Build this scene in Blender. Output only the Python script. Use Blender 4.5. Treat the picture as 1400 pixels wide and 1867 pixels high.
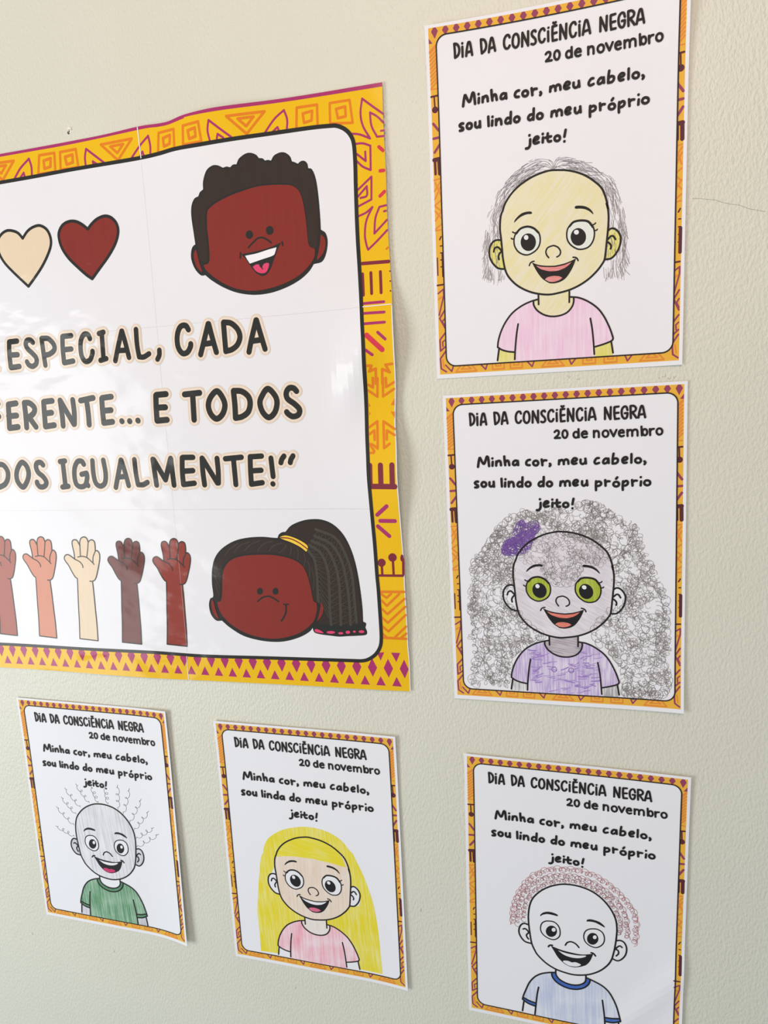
import bpy, bmesh, math, random
from mathutils import Matrix, Vector
from mathutils.geometry import tessellate_polygon

scene = bpy.context.scene
COL = scene.collection
for o in list(bpy.data.objects):
    bpy.data.objects.remove(o)

EYE = 1.45                      # height (m) of the wall point that the sheet coordinates start from

# ------------------------------------------------------------------ camera
cd = bpy.data.cameras.new('camera'); cam = bpy.data.objects.new('camera', cd); COL.objects.link(cam)
cd.sensor_fit = 'VERTICAL'; cd.sensor_height = 24.0; cd.lens = 1215.04 / 1867.0 * 24.0
cd.clip_start = 0.01
R = Matrix(((0.963079, 0.004029, 0.269188), (0.265216, 0.157574, -0.951226), (-0.04625, 0.987499, 0.150688)))
cam.matrix_world = Matrix.Translation((0.08557, -0.62198, EYE + 0.0565)) @ R.to_4x4()
scene.camera = cam

# ------------------------------------------------------------------ light
WC, WS = (0.69, 0.87, 1.0, 1), 0.394
WP, WCOL = 27.6, (0.97, 1.0, 1.0)
CP, CCOL = 12.6, (1.0, 0.70, 0.51)
scene.view_settings.view_transform = 'Standard'; scene.view_settings.look = 'None'
scene.view_settings.exposure = 0.0; scene.view_settings.gamma = 1.0
scene.view_settings.use_curve_mapping = False
w = bpy.data.worlds.new('room'); scene.world = w; w.use_nodes = True
w.node_tree.nodes['Background'].inputs[0].default_value = WC
w.node_tree.nodes['Background'].inputs[1].default_value = WS

def area(name, loc, target, sx, sy, power, col):
    l = bpy.data.lights.new(name, 'AREA'); l.shape = 'RECTANGLE'; l.size = sx; l.size_y = sy
    l.energy = power; l.color = col
    o = bpy.data.objects.new(name, l); COL.objects.link(o); o.location = loc
    d = Vector(target) - Vector(loc); o.rotation_euler = d.to_track_quat('-Z', 'Y').to_euler()
    return o
area('window_light', (-1.85, -1.4, 1.1), (-0.35, 0.0, 1.45), 0.85, 1.4, WP, WCOL)
area('ceiling_light', (0.05, -1.3, 2.3), (-0.1, -0.1, 1.3), 0.9, 0.9, CP, CCOL)

# ------------------------------------------------------------------ materials
def srgb(r, g, b):
    f = lambda c: c / 12.92 if c <= 0.04045 else ((c + 0.055) / 1.055) ** 2.4
    return (f(r / 255), f(g / 255), f(b / 255), 1)

MATS = {}
def newmat(name):
    m = bpy.data.materials.new(name); m.use_nodes = True
    nt = m.node_tree; return m, nt, nt.nodes['Principled BSDF']

def N(nt, t, **kw):
    n = nt.nodes.new(t)
    for k, v in kw.items(): setattr(n, k, v)
    return n

def film(nt, p):
    """glossy clear film over the printed poster: low waves and fine wrinkles in the film"""
    tc = N(nt, 'ShaderNodeTexCoord')
    n1 = N(nt, 'ShaderNodeTexNoise'); n1.inputs['Scale'].default_value = 11; n1.inputs['Detail'].default_value = 2.0
    n2 = N(nt, 'ShaderNodeTexNoise'); n2.inputs['Scale'].default_value = 55; n2.inputs['Detail'].default_value = 2
    mp = N(nt, 'ShaderNodeMapping'); mp.inputs['Rotation'].default_value = (0, math.radians(25), 0); mp.inputs['Scale'].default_value = (1, 1, 2.2)
    nt.links.new(tc.outputs['Object'], mp.inputs[0])
    nt.links.new(mp.outputs[0], n1.inputs['Vector']); nt.links.new(mp.outputs[0], n2.inputs['Vector'])
    b1 = N(nt, 'ShaderNodeBump'); b1.inputs['Distance'].default_value = 0.004; b1.inputs['Strength'].default_value = 1
    b2 = N(nt, 'ShaderNodeBump'); b2.inputs['Distance'].default_value = 0.00025; b2.inputs['Strength'].default_value = 1
    nt.links.new(n1.outputs[0], b1.inputs['Height']); nt.links.new(n2.outputs[0], b2.inputs['Height'])
    nt.links.new(b1.outputs[0], b2.inputs['Normal'])
    p.inputs['Coat Weight'].default_value = 0.34; p.inputs['Coat Roughness'].default_value = 0.13; p.inputs['Coat IOR'].default_value = 1.5
    nt.links.new(b2.outputs[0], p.inputs['Coat Normal'])
    p.inputs['Roughness'].default_value = 0.6; p.inputs['Specular IOR Level'].default_value = 0.2

def ink(name, c, gloss=False, grain=0.05, gs=400.0, rough=0.6, spec=0.3):
    """printed colour with a faint print grain"""
    if name in MATS: return MATS[name]
    m, nt, p = newmat(name)
    tc = N(nt, 'ShaderNodeTexCoord'); n = N(nt, 'ShaderNodeTexNoise'); n.inputs['Scale'].default_value = gs; n.inputs['Detail'].default_value = 3
    mp = N(nt, 'ShaderNodeMapping'); mp.inputs['Scale'].default_value = (1, 1, 0.12 if gloss else 1)
    nt.links.new(tc.outputs['Object'], mp.inputs[0]); nt.links.new(mp.outputs[0], n.inputs['Vector'])
    mr = N(nt, 'ShaderNodeMapRange'); mr.inputs['To Min'].default_value = 1 - grain; mr.inputs['To Max'].default_value = 1 + grain
    nt.links.new(n.outputs[0], mr.inputs[0])
    mx = N(nt, 'ShaderNodeMix', data_type='RGBA', blend_type='MULTIPLY'); mx.inputs['Factor'].default_value = 1
    mx.inputs[6].default_value = c; nt.links.new(mr.outputs[0], mx.inputs[7])
    nt.links.new(mx.outputs[2], p.inputs['Base Color'])
    p.inputs['Roughness'].default_value = rough; p.inputs['Specular IOR Level'].default_value = spec
    if gloss: film(nt, p)
    MATS[name] = m; return m

def pencil(name, c, paper=srgb(238, 238, 240), ang=0.0, lo=0.38, hi=0.62, across=900.0, along=45.0, cover=1.0, patch=0.5):
    """coloured pencil hatching: streaks of pigment over white paper"""
    if name in MATS: return MATS[name]
    m, nt, p = newmat(name)
    tc = N(nt, 'ShaderNodeTexCoord')
    m0 = N(nt, 'ShaderNodeMapping'); m0.inputs['Rotation'].default_value = (0, math.radians(ang), 0)
    mp = N(nt, 'ShaderNodeMapping'); mp.inputs['Scale'].default_value = (across, 1, along)
    nt.links.new(tc.outputs['Object'], m0.inputs[0]); nt.links.new(m0.outputs[0], mp.inputs[0])
    n = N(nt, 'ShaderNodeTexNoise'); n.inputs['Scale'].default_value = 1; n.inputs['Detail'].default_value = 4; n.inputs['Roughness'].default_value = 0.65
    nt.links.new(mp.outputs[0], n.inputs['Vector'])
    g = N(nt, 'ShaderNodeTexNoise'); g.inputs['Scale'].default_value = 38; g.inputs['Detail'].default_value = 2
    nt.links.new(tc.outputs['Object'], g.inputs['Vector'])
    ma = N(nt, 'ShaderNodeMath', operation='MULTIPLY_ADD'); ma.inputs[1].default_value = patch; ma.inputs[2].default_value = -patch * 0.5
    nt.links.new(g.outputs[0], ma.inputs[0])
    ad = N(nt, 'ShaderNodeMath', operation='ADD'); nt.links.new(n.outputs[0], ad.inputs[0]); nt.links.new(ma.outputs[0], ad.inputs[1])
    mr = N(nt, 'ShaderNodeMapRange'); mr.inputs['From Min'].default_value = lo; mr.inputs['From Max'].default_value = hi; mr.inputs['To Max'].default_value = cover
    nt.links.new(ad.outputs[0], mr.inputs[0])
    mx = N(nt, 'ShaderNodeMix', data_type='RGBA'); mx.inputs[6].default_value = paper; mx.inputs[7].default_value = c
    nt.links.new(mr.outputs[0], mx.inputs['Factor']); nt.links.new(mx.outputs[2], p.inputs['Base Color'])
    p.inputs['Roughness'].default_value = 0.65; p.inputs['Specular IOR Level'].default_value = 0.25
    MATS[name] = m; return m

def wall_paint():
    m, nt, p = newmat('wall_paint')
    tc = N(nt, 'ShaderNodeTexCoord')
    mp = N(nt, 'ShaderNodeMapping'); mp.inputs['Scale'].default_value = (1.0, 1.0, 0.55); mp.inputs['Rotation'].default_value = (0, math.radians(12), 0)
    nt.links.new(tc.outputs['Object'], mp.inputs[0])
    n1 = N(nt, 'ShaderNodeTexNoise'); n1.inputs['Scale'].default_value = 430; n1.inputs['Detail'].default_value = 3
    n2 = N(nt, 'ShaderNodeTexNoise'); n2.inputs['Scale'].default_value = 45; n2.inputs['Detail'].default_value = 2
    nt.links.new(mp.outputs[0], n1.inputs['Vector']); nt.links.new(mp.outputs[0], n2.inputs['Vector'])
    b1 = N(nt, 'ShaderNodeBump'); b1.inputs['Distance'].default_value = 0.0012; b1.inputs['Strength'].default_value = 0.75
    b2 = N(nt, 'ShaderNodeBump'); b2.inputs['Distance'].default_value = 0.0012; b2.inputs['Strength'].default_value = 0.25
    nt.links.new(n1.outputs[0], b1.inputs['Height']); nt.links.new(n2.outputs[0], b2.inputs['Height']); nt.links.new(b2.outputs[0], b1.inputs['Normal'])
    nt.links.new(b1.outputs[0], p.inputs['Normal'])
    n3 = N(nt, 'ShaderNodeTexNoise'); n3.inputs['Scale'].default_value = 9; n3.inputs['Detail'].default_value = 5
    nt.links.new(tc.outputs['Object'], n3.inputs['Vector'])
    mx = N(nt, 'ShaderNodeMix', data_type='RGBA'); mx.inputs[6].default_value = srgb(217, 216, 200); mx.inputs[7].default_value = srgb(223, 222, 206)
    nt.links.new(n3.outputs[0], mx.inputs['Factor']); nt.links.new(mx.outputs[2], p.inputs['Base Color'])
    p.inputs['Roughness'].default_value = 0.42; p.inputs['Specular IOR Level'].default_value = 0.5
    return m

# ------------------------------------------------------------------ drawn shapes, in tenths of a millimetre on their sheet
# every entry: [line width in mm (0 = filled area), closed, x, y, x, y ...]; a doubled point is a sharp corner
DATA = """
{
'heading':[[1.71,0,[248,179,251,231,252,286]],[1.71,0,[248,179,270,185,286,209,289,240,278,270,254,286]],[1.71,0,[316,212,316,287]],[1.71,0,[316,185,316,186]],[1.71,0,[347,287,352,243,364,192,372,184,381,191,390,238,397,286]],[1.71,0,[352,262,391,257]],[1.69,0,[473,181,475,235,479,287]],[1.69,0,[473,181,500,188,514,213,516,241,505,269,480,287]],[1.69,0,[538,288,544,245,557,189,564,182,572,193,582,241,590,285]],[1.69,0,[545,260,583,256]],[1.66,0,[712,203,704,186,688,184,672,201,665,231,668,265,681,284,699,283,711,266]],[1.66,1,[763,186,745,197,736,235,740,271,760,290,781,273,787,234,779,199]],[1.66,0,[813,289,817,187]],[1.65,0,[817,187,862,290]],[1.65,0,[862,291,863,184]],[1.64,0,[924,196,918,186,903,188,892,204,898,226,917,247,925,268,918,284,903,290,889,284]],[1.63,0,[996,200,988,185,971,186,955,207,950,236,955,268,969,286,986,283,996,265]],[1.63,0,[1024,213,1025,286]],[1.63,0,[1027,186,1027,186]],[1.65,0,[1060,183,1058,236,1061,290]],[1.65,0,[1062,183,1091,181]],[1.65,0,[1062,237,1091,234]],[1.66,0,[1061,290,1093,288]],[1.65,0,[1066,156,1076,163]],[1.65,0,[1076,163,1085,156]],[1.65,0,[1120,289,1122,183]],[1.64,0,[1122,183,1165,291]],[1.65,0,[1166,291,1169,183]],[1.63,0,[1243,200,1235,184,1220,183,1203,202,1197,233,1202,268,1215,289,1235,285,1244,265]],[1.63,0,[1271,211,1273,290]],[1.63,0,[1273,186,1273,187]],[1.63,0,[1299,288,1306,238,1317,190,1325,185,1334,194,1346,240,1355,287]],[1.63,0,[1309,266,1347,260]],[1.62,0,[1434,288,1435,188]],[1.61,0,[1435,188,1478,290]],[1.61,0,[1480,290,1483,186]],[1.6,0,[1513,189,1512,242,1517,289]],[1.6,0,[1515,187,1547,185]],[1.6,0,[1516,240,1547,238]],[1.61,0,[1517,291,1550,289]],[1.59,0,[1620,219,1612,192,1595,187,1578,204,1572,234,1578,272,1595,291,1612,285,1620,258,1620,244]],[1.59,0,[1599,245,1620,244]],[1.59,0,[1645,185,1646,242,1648,290]],[1.59,0,[1645,185,1671,186,1689,205,1682,229,1655,241]],[1.59,0,[1661,241,1693,289]],[1.59,0,[1709,289,1718,238,1730,194,1738,189,1746,199,1755,244,1764,289]],[1.58,0,[1719,263,1755,260]]],
'date':[[1.38,0,[1004,382,1017,370,1035,372,1041,389,1032,411,1006,434]],[1.38,0,[1006,436,1006,436,1051,436]],[1.37,1,[1115,405,1112,420,1106,431,1098,438,1088,437,1080,430,1074,418,1072,403,1074,388,1080,376,1089,370,1098,371,1107,378,1113,390]],[1.36,0,[1210,365,1212,438]],[1.36,1,[1209,415,1207,426,1201,435,1192,440,1183,439,1175,434,1169,425,1167,413,1169,402,1175,393,1184,388,1193,389,1201,394,1207,403]],[1.36,0,[1239,410,1282,411,1282,411,1276,392,1259,386,1242,398,1238,416,1246,435,1262,441,1280,436]],[1.35,0,[1340,386,1341,442]],[1.35,0,[1342,406,1353,389,1371,389,1381,404,1382,443]],[1.34,1,[1462,416,1459,429,1453,438,1443,443,1432,443,1423,437,1416,427,1414,414,1416,402,1423,393,1433,388,1443,388,1453,394,1460,404]],[1.34,0,[1478,385,1505,441,1505,441,1529,386]],[1.33,0,[1551,413,1590,413,1590,413,1585,394,1569,389,1552,401,1550,423,1558,439,1573,445,1590,439]],[1.32,0,[1619,390,1621,444]],[1.32,0,[1622,408,1633,393,1647,392,1658,406,1659,444]],[1.32,0,[1660,407,1672,392,1689,391,1701,404,1703,444]],[1.31,0,[1734,367,1738,443]],[1.31,1,[1781,417,1779,429,1774,438,1766,443,1758,442,1750,437,1744,427,1742,415,1744,404,1750,394,1757,390,1766,390,1774,396,1779,405]],[1.31,0,[1802,391,1805,444]],[1.31,0,[1804,411,1816,394,1834,391]],[1.3,1,[1902,417,1900,428,1894,437,1884,442,1874,442,1865,436,1858,426,1856,415,1858,403,1864,394,1874,389,1884,390,1893,395,1900,405]]],
'caption':[[2.04,0,[308,674,317,621,326,589,329,589,363,648,390,585,398,582,405,598,411,670]],[2.02,0,[445,631,442,668]],[2.02,0,[443,599,443,600]],[2.02,0,[478,628,476,667]],[2.02,0,[478,645,492,626,510,625,518,641,520,666]],[2.0,0,[552,585,554,623,559,666]],[2.01,0,[557,646,573,625,588,628,596,667]],[1.99,0,[671,633,653,626,635,636,629,658,639,668,657,664,670,649]],[1.99,0,[673,630,676,669]],[1.98,0,[782,624,770,625,755,634,748,655,757,670,779,673]],[1.97,1,[856,656,853,665,847,673,838,677,828,676,819,672,813,664,811,655,813,645,820,638,829,634,839,634,848,639,854,646]],[1.96,0,[886,624,890,653,892,677]],[1.96,0,[890,652,905,634,927,634]],[1.96,0,[958,665,964,675,956,687]],[2.05,0,[304,812,287,811,273,824,284,837,302,849,300,864,275,866]],[2.04,1,[378,840,376,850,370,857,361,862,351,861,343,857,337,849,335,839,338,829,344,821,353,817,362,818,371,822,377,830]],[2.04,0,[410,820,409,849,422,861,437,857,447,843]],[2.03,0,[448,816,450,863]],[2.02,0,[521,790,523,863]],[2.02,0,[555,826,552,864]],[2.02,0,[557,796,557,797]],[2.02,0,[587,821,586,865]],[2.02,0,[588,840,606,822,622,825,629,841,631,866]],[2.0,0,[712,782,708,869]],[2.0,0,[705,831,683,824,667,842,668,860,685,868,705,856]],[1.97,0,[902,784,898,869]],[1.98,0,[895,830,873,827,857,843,858,861,876,869,895,854]],[1.97,1,[974,850,971,860,965,867,956,871,946,871,937,867,931,859,929,849,931,840,937,832,947,828,956,828,965,833,972,841]],[1.99,0,[870,1022,867,1068,852,1088,835,1089]],[1.99,0,[864,988,864,989]],[1.99,0,[899,1037,926,1030,939,1018,930,1008,912,1011,900,1030,900,1051,914,1060,940,1054]],[1.98,0,[976,1022,973,1059]],[1.98,0,[974,993,974,994]],[1.92,0,[1040,637,1037,673]],[1.92,0,[1041,650,1057,634,1068,636,1078,648,1080,673]],[1.91,0,[1080,648,1093,632,1109,633,1118,646,1120,671]],[1.9,0,[1155,652,1181,647,1194,635,1186,624,1168,623,1152,644,1152,665,1167,674,1189,669]],[1.89,0,[1225,636,1225,662,1238,676,1257,671,1266,653]],[1.89,0,[1266,629,1271,673]],[1.87,0,[1380,628,1365,628,1350,644,1344,664,1356,678,1382,671]],[1.87,0,[1458,644,1443,633,1426,643,1416,665,1425,678,1446,672,1458,654]],[1.86,0,[1461,635,1464,675]],[1.86,0,[1504,593,1498,634,1496,681]],[1.86,0,[1500,644,1522,635,1539,644,1539,664,1524,679,1498,681]],[1.85,0,[1579,658,1608,651,1619,639,1611,628,1594,629,1579,645,1579,665,1590,679,1613,676]],[1.84,0,[1653,602,1652,678]],[1.83,1,[1731,661,1728,670,1722,677,1713,681,1702,681,1693,676,1686,669,1684,659,1686,650,1693,643,1702,639,1713,639,1722,644,1728,651]],[1.83,0,[1759,669,1768,680,1760,694]],[1.93,0,[1050,830,1046,868]],[1.93,0,[1051,844,1066,827,1078,831,1086,843,1089,869]],[1.93,0,[1089,843,1103,826,1119,828,1129,841,1130,869]],[1.92,0,[1164,849,1190,842,1200,832,1193,820,1175,820,1162,835,1161,857,1175,870,1197,864]],[1.91,0,[1236,831,1236,859,1249,873,1264,866,1276,848]],[1.9,0,[1277,826,1281,870]],[1.89,0,[1356,834,1354,876,1355,915]],[1.89,0,[1360,844,1382,837,1398,848,1396,866,1379,876,1359,877]],[1.88,0,[1433,826,1436,877]],[1.88,0,[1436,850,1452,837,1470,838]],[1.87,1,[1550,865,1547,874,1541,881,1531,885,1521,885,1511,881,1504,873,1502,864,1505,855,1511,847,1521,844,1531,844,1541,848,1547,856]],[1.87,0,[1535,804,1525,817]],[1.86,0,[1583,840,1580,882,1581,917]],[1.86,0,[1587,850,1608,837,1623,847,1621,865,1605,878,1586,879]],[1.85,0,[1658,831,1662,881]],[1.85,0,[1661,852,1676,838,1697,838]],[1.84,0,[1732,844,1729,881]],[1.84,0,[1730,807,1730,808]],[1.84,1,[1807,859,1805,869,1798,876,1788,880,1777,880,1767,875,1761,868,1758,858,1761,849,1767,841,1777,837,1788,838,1798,842,1805,850]],[1.95,0,[1015,996,1013,1040,1022,1060,1041,1059]],[1.95,0,[997,1026,1041,1022]],[1.94,1,[1114,1045,1112,1054,1106,1061,1097,1065,1087,1065,1078,1061,1072,1053,1070,1044,1072,1035,1078,1028,1087,1024,1097,1024,1106,1028,1112,1035]],[1.93,0,[1160,989,1150,1040]],[1.94,0,[1150,1076,1150,1077]]],
'word_o':[[1.99,1,[783,848,780,857,774,864,765,868,756,868,747,864,741,856,739,847,742,837,748,830,757,826,766,826,775,831,781,838]]],
'word_a':[[1.99,0,[778,834,762,827,743,838,738,856,749,868,767,864,780,844]],[1.99,0,[782,830,785,869]]],
'g_head':[[1.15,1,[1110,1297,1038,1290,984,1296,910,1313,837,1343,762,1387,700,1442,652,1508,633,1556,614,1602,605,1664,604,1728,611,1793,619,1892,625,1967,642,2058,669,2120,724,2185,785,2231,855,2267,930,2291,1015,2304,1091,2298,1186,2280,1275,2246,1352,2199,1419,2138,1459,2086,1474,2057,1482,2007,1489,1936,1496,1867,1503,1787,1505,1717,1500,1657,1487,1605,1500,1654,1482,1565,1447,1482,1385,1418,1315,1366,1244,1331,1173,1308]]],
'g_ear':[[1.2,0,[608,1809,577,1803,541,1815,515,1851,506,1900,512,1950,537,1998,573,2036,603,2049,635,2053]],[1.21,0,[545,1899,555,1870,579,1863,599,1880,612,1896]],[1.21,0,[612,1902,596,1919,585,1943,589,1968]],[1.21,0,[1501,1829,1523,1814,1548,1816,1578,1840,1599,1878,1603,1918,1589,1977,1560,2025,1525,2054,1479,2058]],[1.21,0,[1501,1897,1524,1875,1544,1877,1561,1904]],[1.21,0,[1501,1920,1521,1940,1527,1961,1522,1975]]],
'g_brow':[[0,1,[724,1678,724,1678,732,1655,763,1624,798,1604,843,1598,870,1602,879,1613,870,1621,843,1619,808,1625,773,1640,742,1663]],[0,1,[1232,1612,1240,1600,1275,1602,1316,1612,1352,1634,1374,1659,1385,1683,1385,1683,1376,1679,1352,1656,1316,1635,1275,1625,1240,1622]]],
'g_eye':[[0,1,[837,1721,891,1741,933,1784,945,1838,934,1891,899,1931,834,1955,769,1930,731,1879,722,1824,736,1772,776,1733]],[0,1,[1285,1722,1342,1738,1382,1788,1392,1845,1377,1904,1337,1946,1270,1954,1213,1923,1177,1878,1166,1825,1178,1770,1224,1727]]],
'g_lid':[[1.78,0,[743,1768,779,1732,837,1721,891,1741,931,1781]],[1.84,0,[1188,1759,1224,1727,1285,1722,1342,1738,1380,1786]]],
'g_pupil':[[0,1,[909,1857,902,1888,884,1912,858,1923,829,1920,803,1903,785,1876,779,1843,786,1812,804,1789,830,1778,859,1781,885,1798,903,1825]],[0,1,[1324,1859,1318,1889,1300,1912,1275,1923,1247,1920,1222,1904,1205,1877,1198,1845,1205,1815,1222,1792,1247,1781,1275,1784,1300,1801,1318,1827]]],
'g_glint':[[0,1,[846,1812,844,1820,838,1827,831,1830,822,1829,814,1824,809,1817,807,1807,809,1799,815,1792,822,1789,831,1790,839,1795,844,1803]],[0,1,[1266,1814,1264,1823,1259,1829,1250,1832,1241,1831,1233,1826,1227,1818,1225,1810,1227,1802,1233,1796,1241,1793,1251,1794,1259,1798,1264,1806]]],
'g_lash':[[1.09,0,[711,1751,726,1761,742,1759]],[1.1,0,[699,1802,710,1811,725,1806]],[1.11,0,[1377,1768,1392,1764,1401,1755]],[1.11,0,[1395,1815,1410,1814,1415,1807]]],
'g_nose':[[0.98,0,[1015,1996,997,1970,992,1941,1008,1913,1048,1901,1068,1905,1094,1920,1112,1948,1112,1974,1099,1990,1083,1997]]],
'g_mouth':[[0,1,[873,2022,873,2022,923,2045,982,2059,1047,2066,1077,2066,1145,2057,1197,2042,1243,2024,1243,2024,1223,2078,1197,2127,1160,2176,1118,2203,1066,2214,1023,2210,1006,2201,962,2168,922,2115,893,2063]]],
'g_teeth':[[0,1,[908,2052,908,2052,958,2067,1032,2076,1077,2078,1145,2069,1205,2051,1205,2051,1176,2078,1135,2100,1082,2112,1035,2111,1007,2106,957,2089,928,2071]]],
'g_tongue':[[0,1,[981,2175,981,2175,1006,2157,1051,2152,1066,2153,1103,2160,1129,2175,1129,2175,1097,2193,1055,2201,1013,2195,1006,2189]]],
'g_dimple':[[0.99,0,[850,2046,860,2025,878,2015,891,2014]],[1.03,0,[1218,2013,1239,2018,1252,2029,1259,2045]]],
'g_body':[[1.12,0,[925,2295,926,2380]],[1.1,0,[1186,2294,1185,2383]],[1.12,0,[882,2351,885,2383,913,2429,969,2470,1033,2490,1105,2489,1168,2466,1208,2422,1222,2380,1222,2352]],[1.12,0,[918,2336,849,2352,776,2382,701,2432,642,2501,599,2579,572,2659,563,2721,563,2721,604,2748,654,2765,708,2774]],[1.1,0,[1191,2339,1263,2352,1341,2390,1418,2451,1472,2526,1515,2616,1538,2681,1546,2717,1527,2737,1466,2758,1400,2774]],[1.14,0,[747,2533,731,2630,719,2744,713,2838]],[1.1,0,[1360,2533,1376,2629,1386,2733,1393,2837]],[1.17,0,[575,2738,560,2837]],[1.09,0,[1531,2735,1547,2835]]],
'g_shirt':[[0,1,[882,2347,882,2347,849,2352,776,2382,701,2432,642,2501,599,2579,572,2659,563,2721,563,2721,604,2748,654,2765,708,2774,708,2774,712,2865,712,2865,1394,2863,1394,2863,1400,2774,1400,2774,1466,2758,1527,2737,1546,2717,1538,2681,1515,2616,1472,2526,1418,2451,1341,2390,1263,2352,1222,2347,1222,2347,1222,2380,1208,2422,1168,2466,1105,2489,1033,2490,969,2470,913,2429,885,2383]]],
'g_neck':[[0,1,[925,2287,925,2287,1186,2290,1186,2290,1191,2339,1191,2339,1220,2347,1220,2347,1222,2380,1208,2422,1168,2466,1105,2489,1033,2490,969,2470,913,2429,885,2383,882,2349,882,2349,918,2336,918,2336]]],
'g_arm':[[0,1,[575,2734,575,2734,654,2765,708,2774,708,2774,712,2865,712,2865,560,2867,560,2867]],[0,1,[1400,2774,1400,2774,1466,2758,1531,2735,1531,2735,1547,2860,1547,2860,1394,2863,1394,2863]]],
'g_headfill':[[0,1,[1110,1297,1038,1290,984,1296,910,1313,837,1343,762,1387,700,1442,652,1508,633,1556,614,1602,605,1664,604,1728,611,1793,619,1892,625,1967,642,2058,669,2120,724,2185,785,2231,855,2267,930,2291,1015,2304,1091,2298,1186,2280,1275,2246,1352,2199,1419,2138,1459,2086,1474,2057,1482,2007,1489,1936,1496,1867,1503,1787,1505,1717,1500,1657,1487,1605,1500,1654,1482,1565,1447,1482,1385,1418,1315,1366,1244,1331,1173,1308]]],
'g_earfill':[[0,1,[608,1809,577,1803,541,1815,515,1851,506,1900,512,1950,537,1998,573,2036,603,2049,639,2054,639,2054,608,1792,608,1792]],[0,1,[1501,1829,1523,1814,1548,1816,1578,1840,1599,1878,1603,1918,1589,1977,1560,2025,1525,2054,1475,2058,1475,2058,1498,1847,1498,1847]]],
'b_head':[[1.21,1,[980,1297,911,1316,832,1353,752,1412,681,1496,645,1584,630,1689,631,1792,644,1914,662,2025,694,2102,725,2150,806,2222,896,2268,985,2288,1074,2295,1162,2281,1248,2249,1334,2192,1402,2116,1435,2053,1450,1999,1467,1903,1480,1779,1482,1679,1466,1583,1418,1483,1341,1393,1255,1334,1170,1304,1075,1291]]],
'b_headfill':[[0,1,[980,1297,911,1316,832,1353,752,1412,681,1496,645,1584,630,1689,631,1792,644,1914,662,2025,694,2102,725,2150,806,2222,896,2268,985,2288,1074,2295,1162,2281,1248,2249,1334,2192,1402,2116,1435,2053,1450,1999,1467,1903,1480,1779,1482,1679,1466,1583,1418,1483,1341,1393,1255,1334,1170,1304,1075,1291]]],
'b_ear':[[1.26,0,[629,1818,581,1812,545,1850,533,1915,553,1973,594,2017,658,2028]],[1.26,0,[576,1877,595,1869,617,1883,633,1906]],[1.26,0,[633,1908,610,1936,614,1961,629,1981]],[1.19,0,[1481,1827,1516,1817,1554,1835,1576,1890,1569,1962,1536,2019,1495,2048,1452,2037]],[1.19,0,[1534,1891,1513,1878,1488,1898,1474,1923]],[1.2,0,[1474,1925,1497,1932,1502,1966,1481,1996]]],
'b_earfill':[[0,1,[629,1818,629,1818,581,1812,545,1850,533,1915,553,1973,594,2017,658,2028,658,2028,637,1905]],[0,1,[1481,1827,1481,1827,1516,1817,1554,1835,1576,1890,1569,1962,1536,2019,1495,2048,1452,2037,1452,2037,1471,1902]]],
'b_brow':[[0,1,[743,1691,770,1655,815,1634,868,1633,916,1648,916,1664,868,1660,815,1660,770,1678,752,1695]],[0,1,[1197,1654,1216,1640,1259,1637,1319,1650,1362,1682,1369,1701,1328,1684,1276,1664,1225,1663,1199,1668]]],
'b_eye':[[0,1,[824,1737,886,1738,930,1781,943,1845,930,1898,886,1935,833,1933,779,1903,751,1852,757,1789,784,1753]],[0,1,[1247,1740,1303,1736,1350,1765,1368,1827,1352,1891,1297,1939,1236,1934,1188,1898,1171,1841,1183,1787,1209,1757]]],
'b_pupil':[[0,1,[912,1835,907,1864,892,1889,870,1906,845,1911,823,1903,808,1884,802,1857,808,1828,823,1803,845,1786,870,1782,892,1790,907,1809]],[0,1,[1311,1838,1306,1868,1291,1893,1270,1911,1246,1915,1224,1907,1208,1887,1203,1860,1208,1830,1223,1804,1244,1787,1268,1783,1290,1791,1305,1811]]],
'b_glint':[[0,1,[899,1821,897,1831,892,1840,884,1845,875,1847,868,1844,862,1838,860,1828,862,1818,867,1809,875,1803,884,1802,892,1804,897,1811]],[0,1,[1294,1823,1293,1833,1288,1841,1281,1847,1273,1848,1265,1846,1260,1839,1258,1830,1260,1821,1265,1812,1272,1807,1280,1805,1287,1808,1292,1814]]],
'b_nose':[[1.14,0,[994,1976,1014,1941,1054,1925,1097,1942,1126,1974]]],
'b_mouth':[[0,1,[851,2012,851,2012,949,2037,1054,2048,1159,2047,1265,2017,1265,2017,1238,2097,1204,2151,1161,2181,1091,2208,1029,2206,976,2181,922,2129,887,2072]]],
'b_teeth':[[0,1,[922,2050,922,2050,1002,2064,1107,2066,1194,2052,1181,2071,1125,2095,1055,2102,984,2088]]],
'b_tongue':[[0,1,[971,2166,993,2151,1029,2149,1060,2158,1090,2148,1125,2154,1147,2167,1117,2190,1073,2201,1020,2197]]],
'b_dimple':[[1.35,0,[828,2027,842,2009,867,2004]],[1.31,0,[1244,2009,1267,2014,1285,2036]]],
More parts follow.
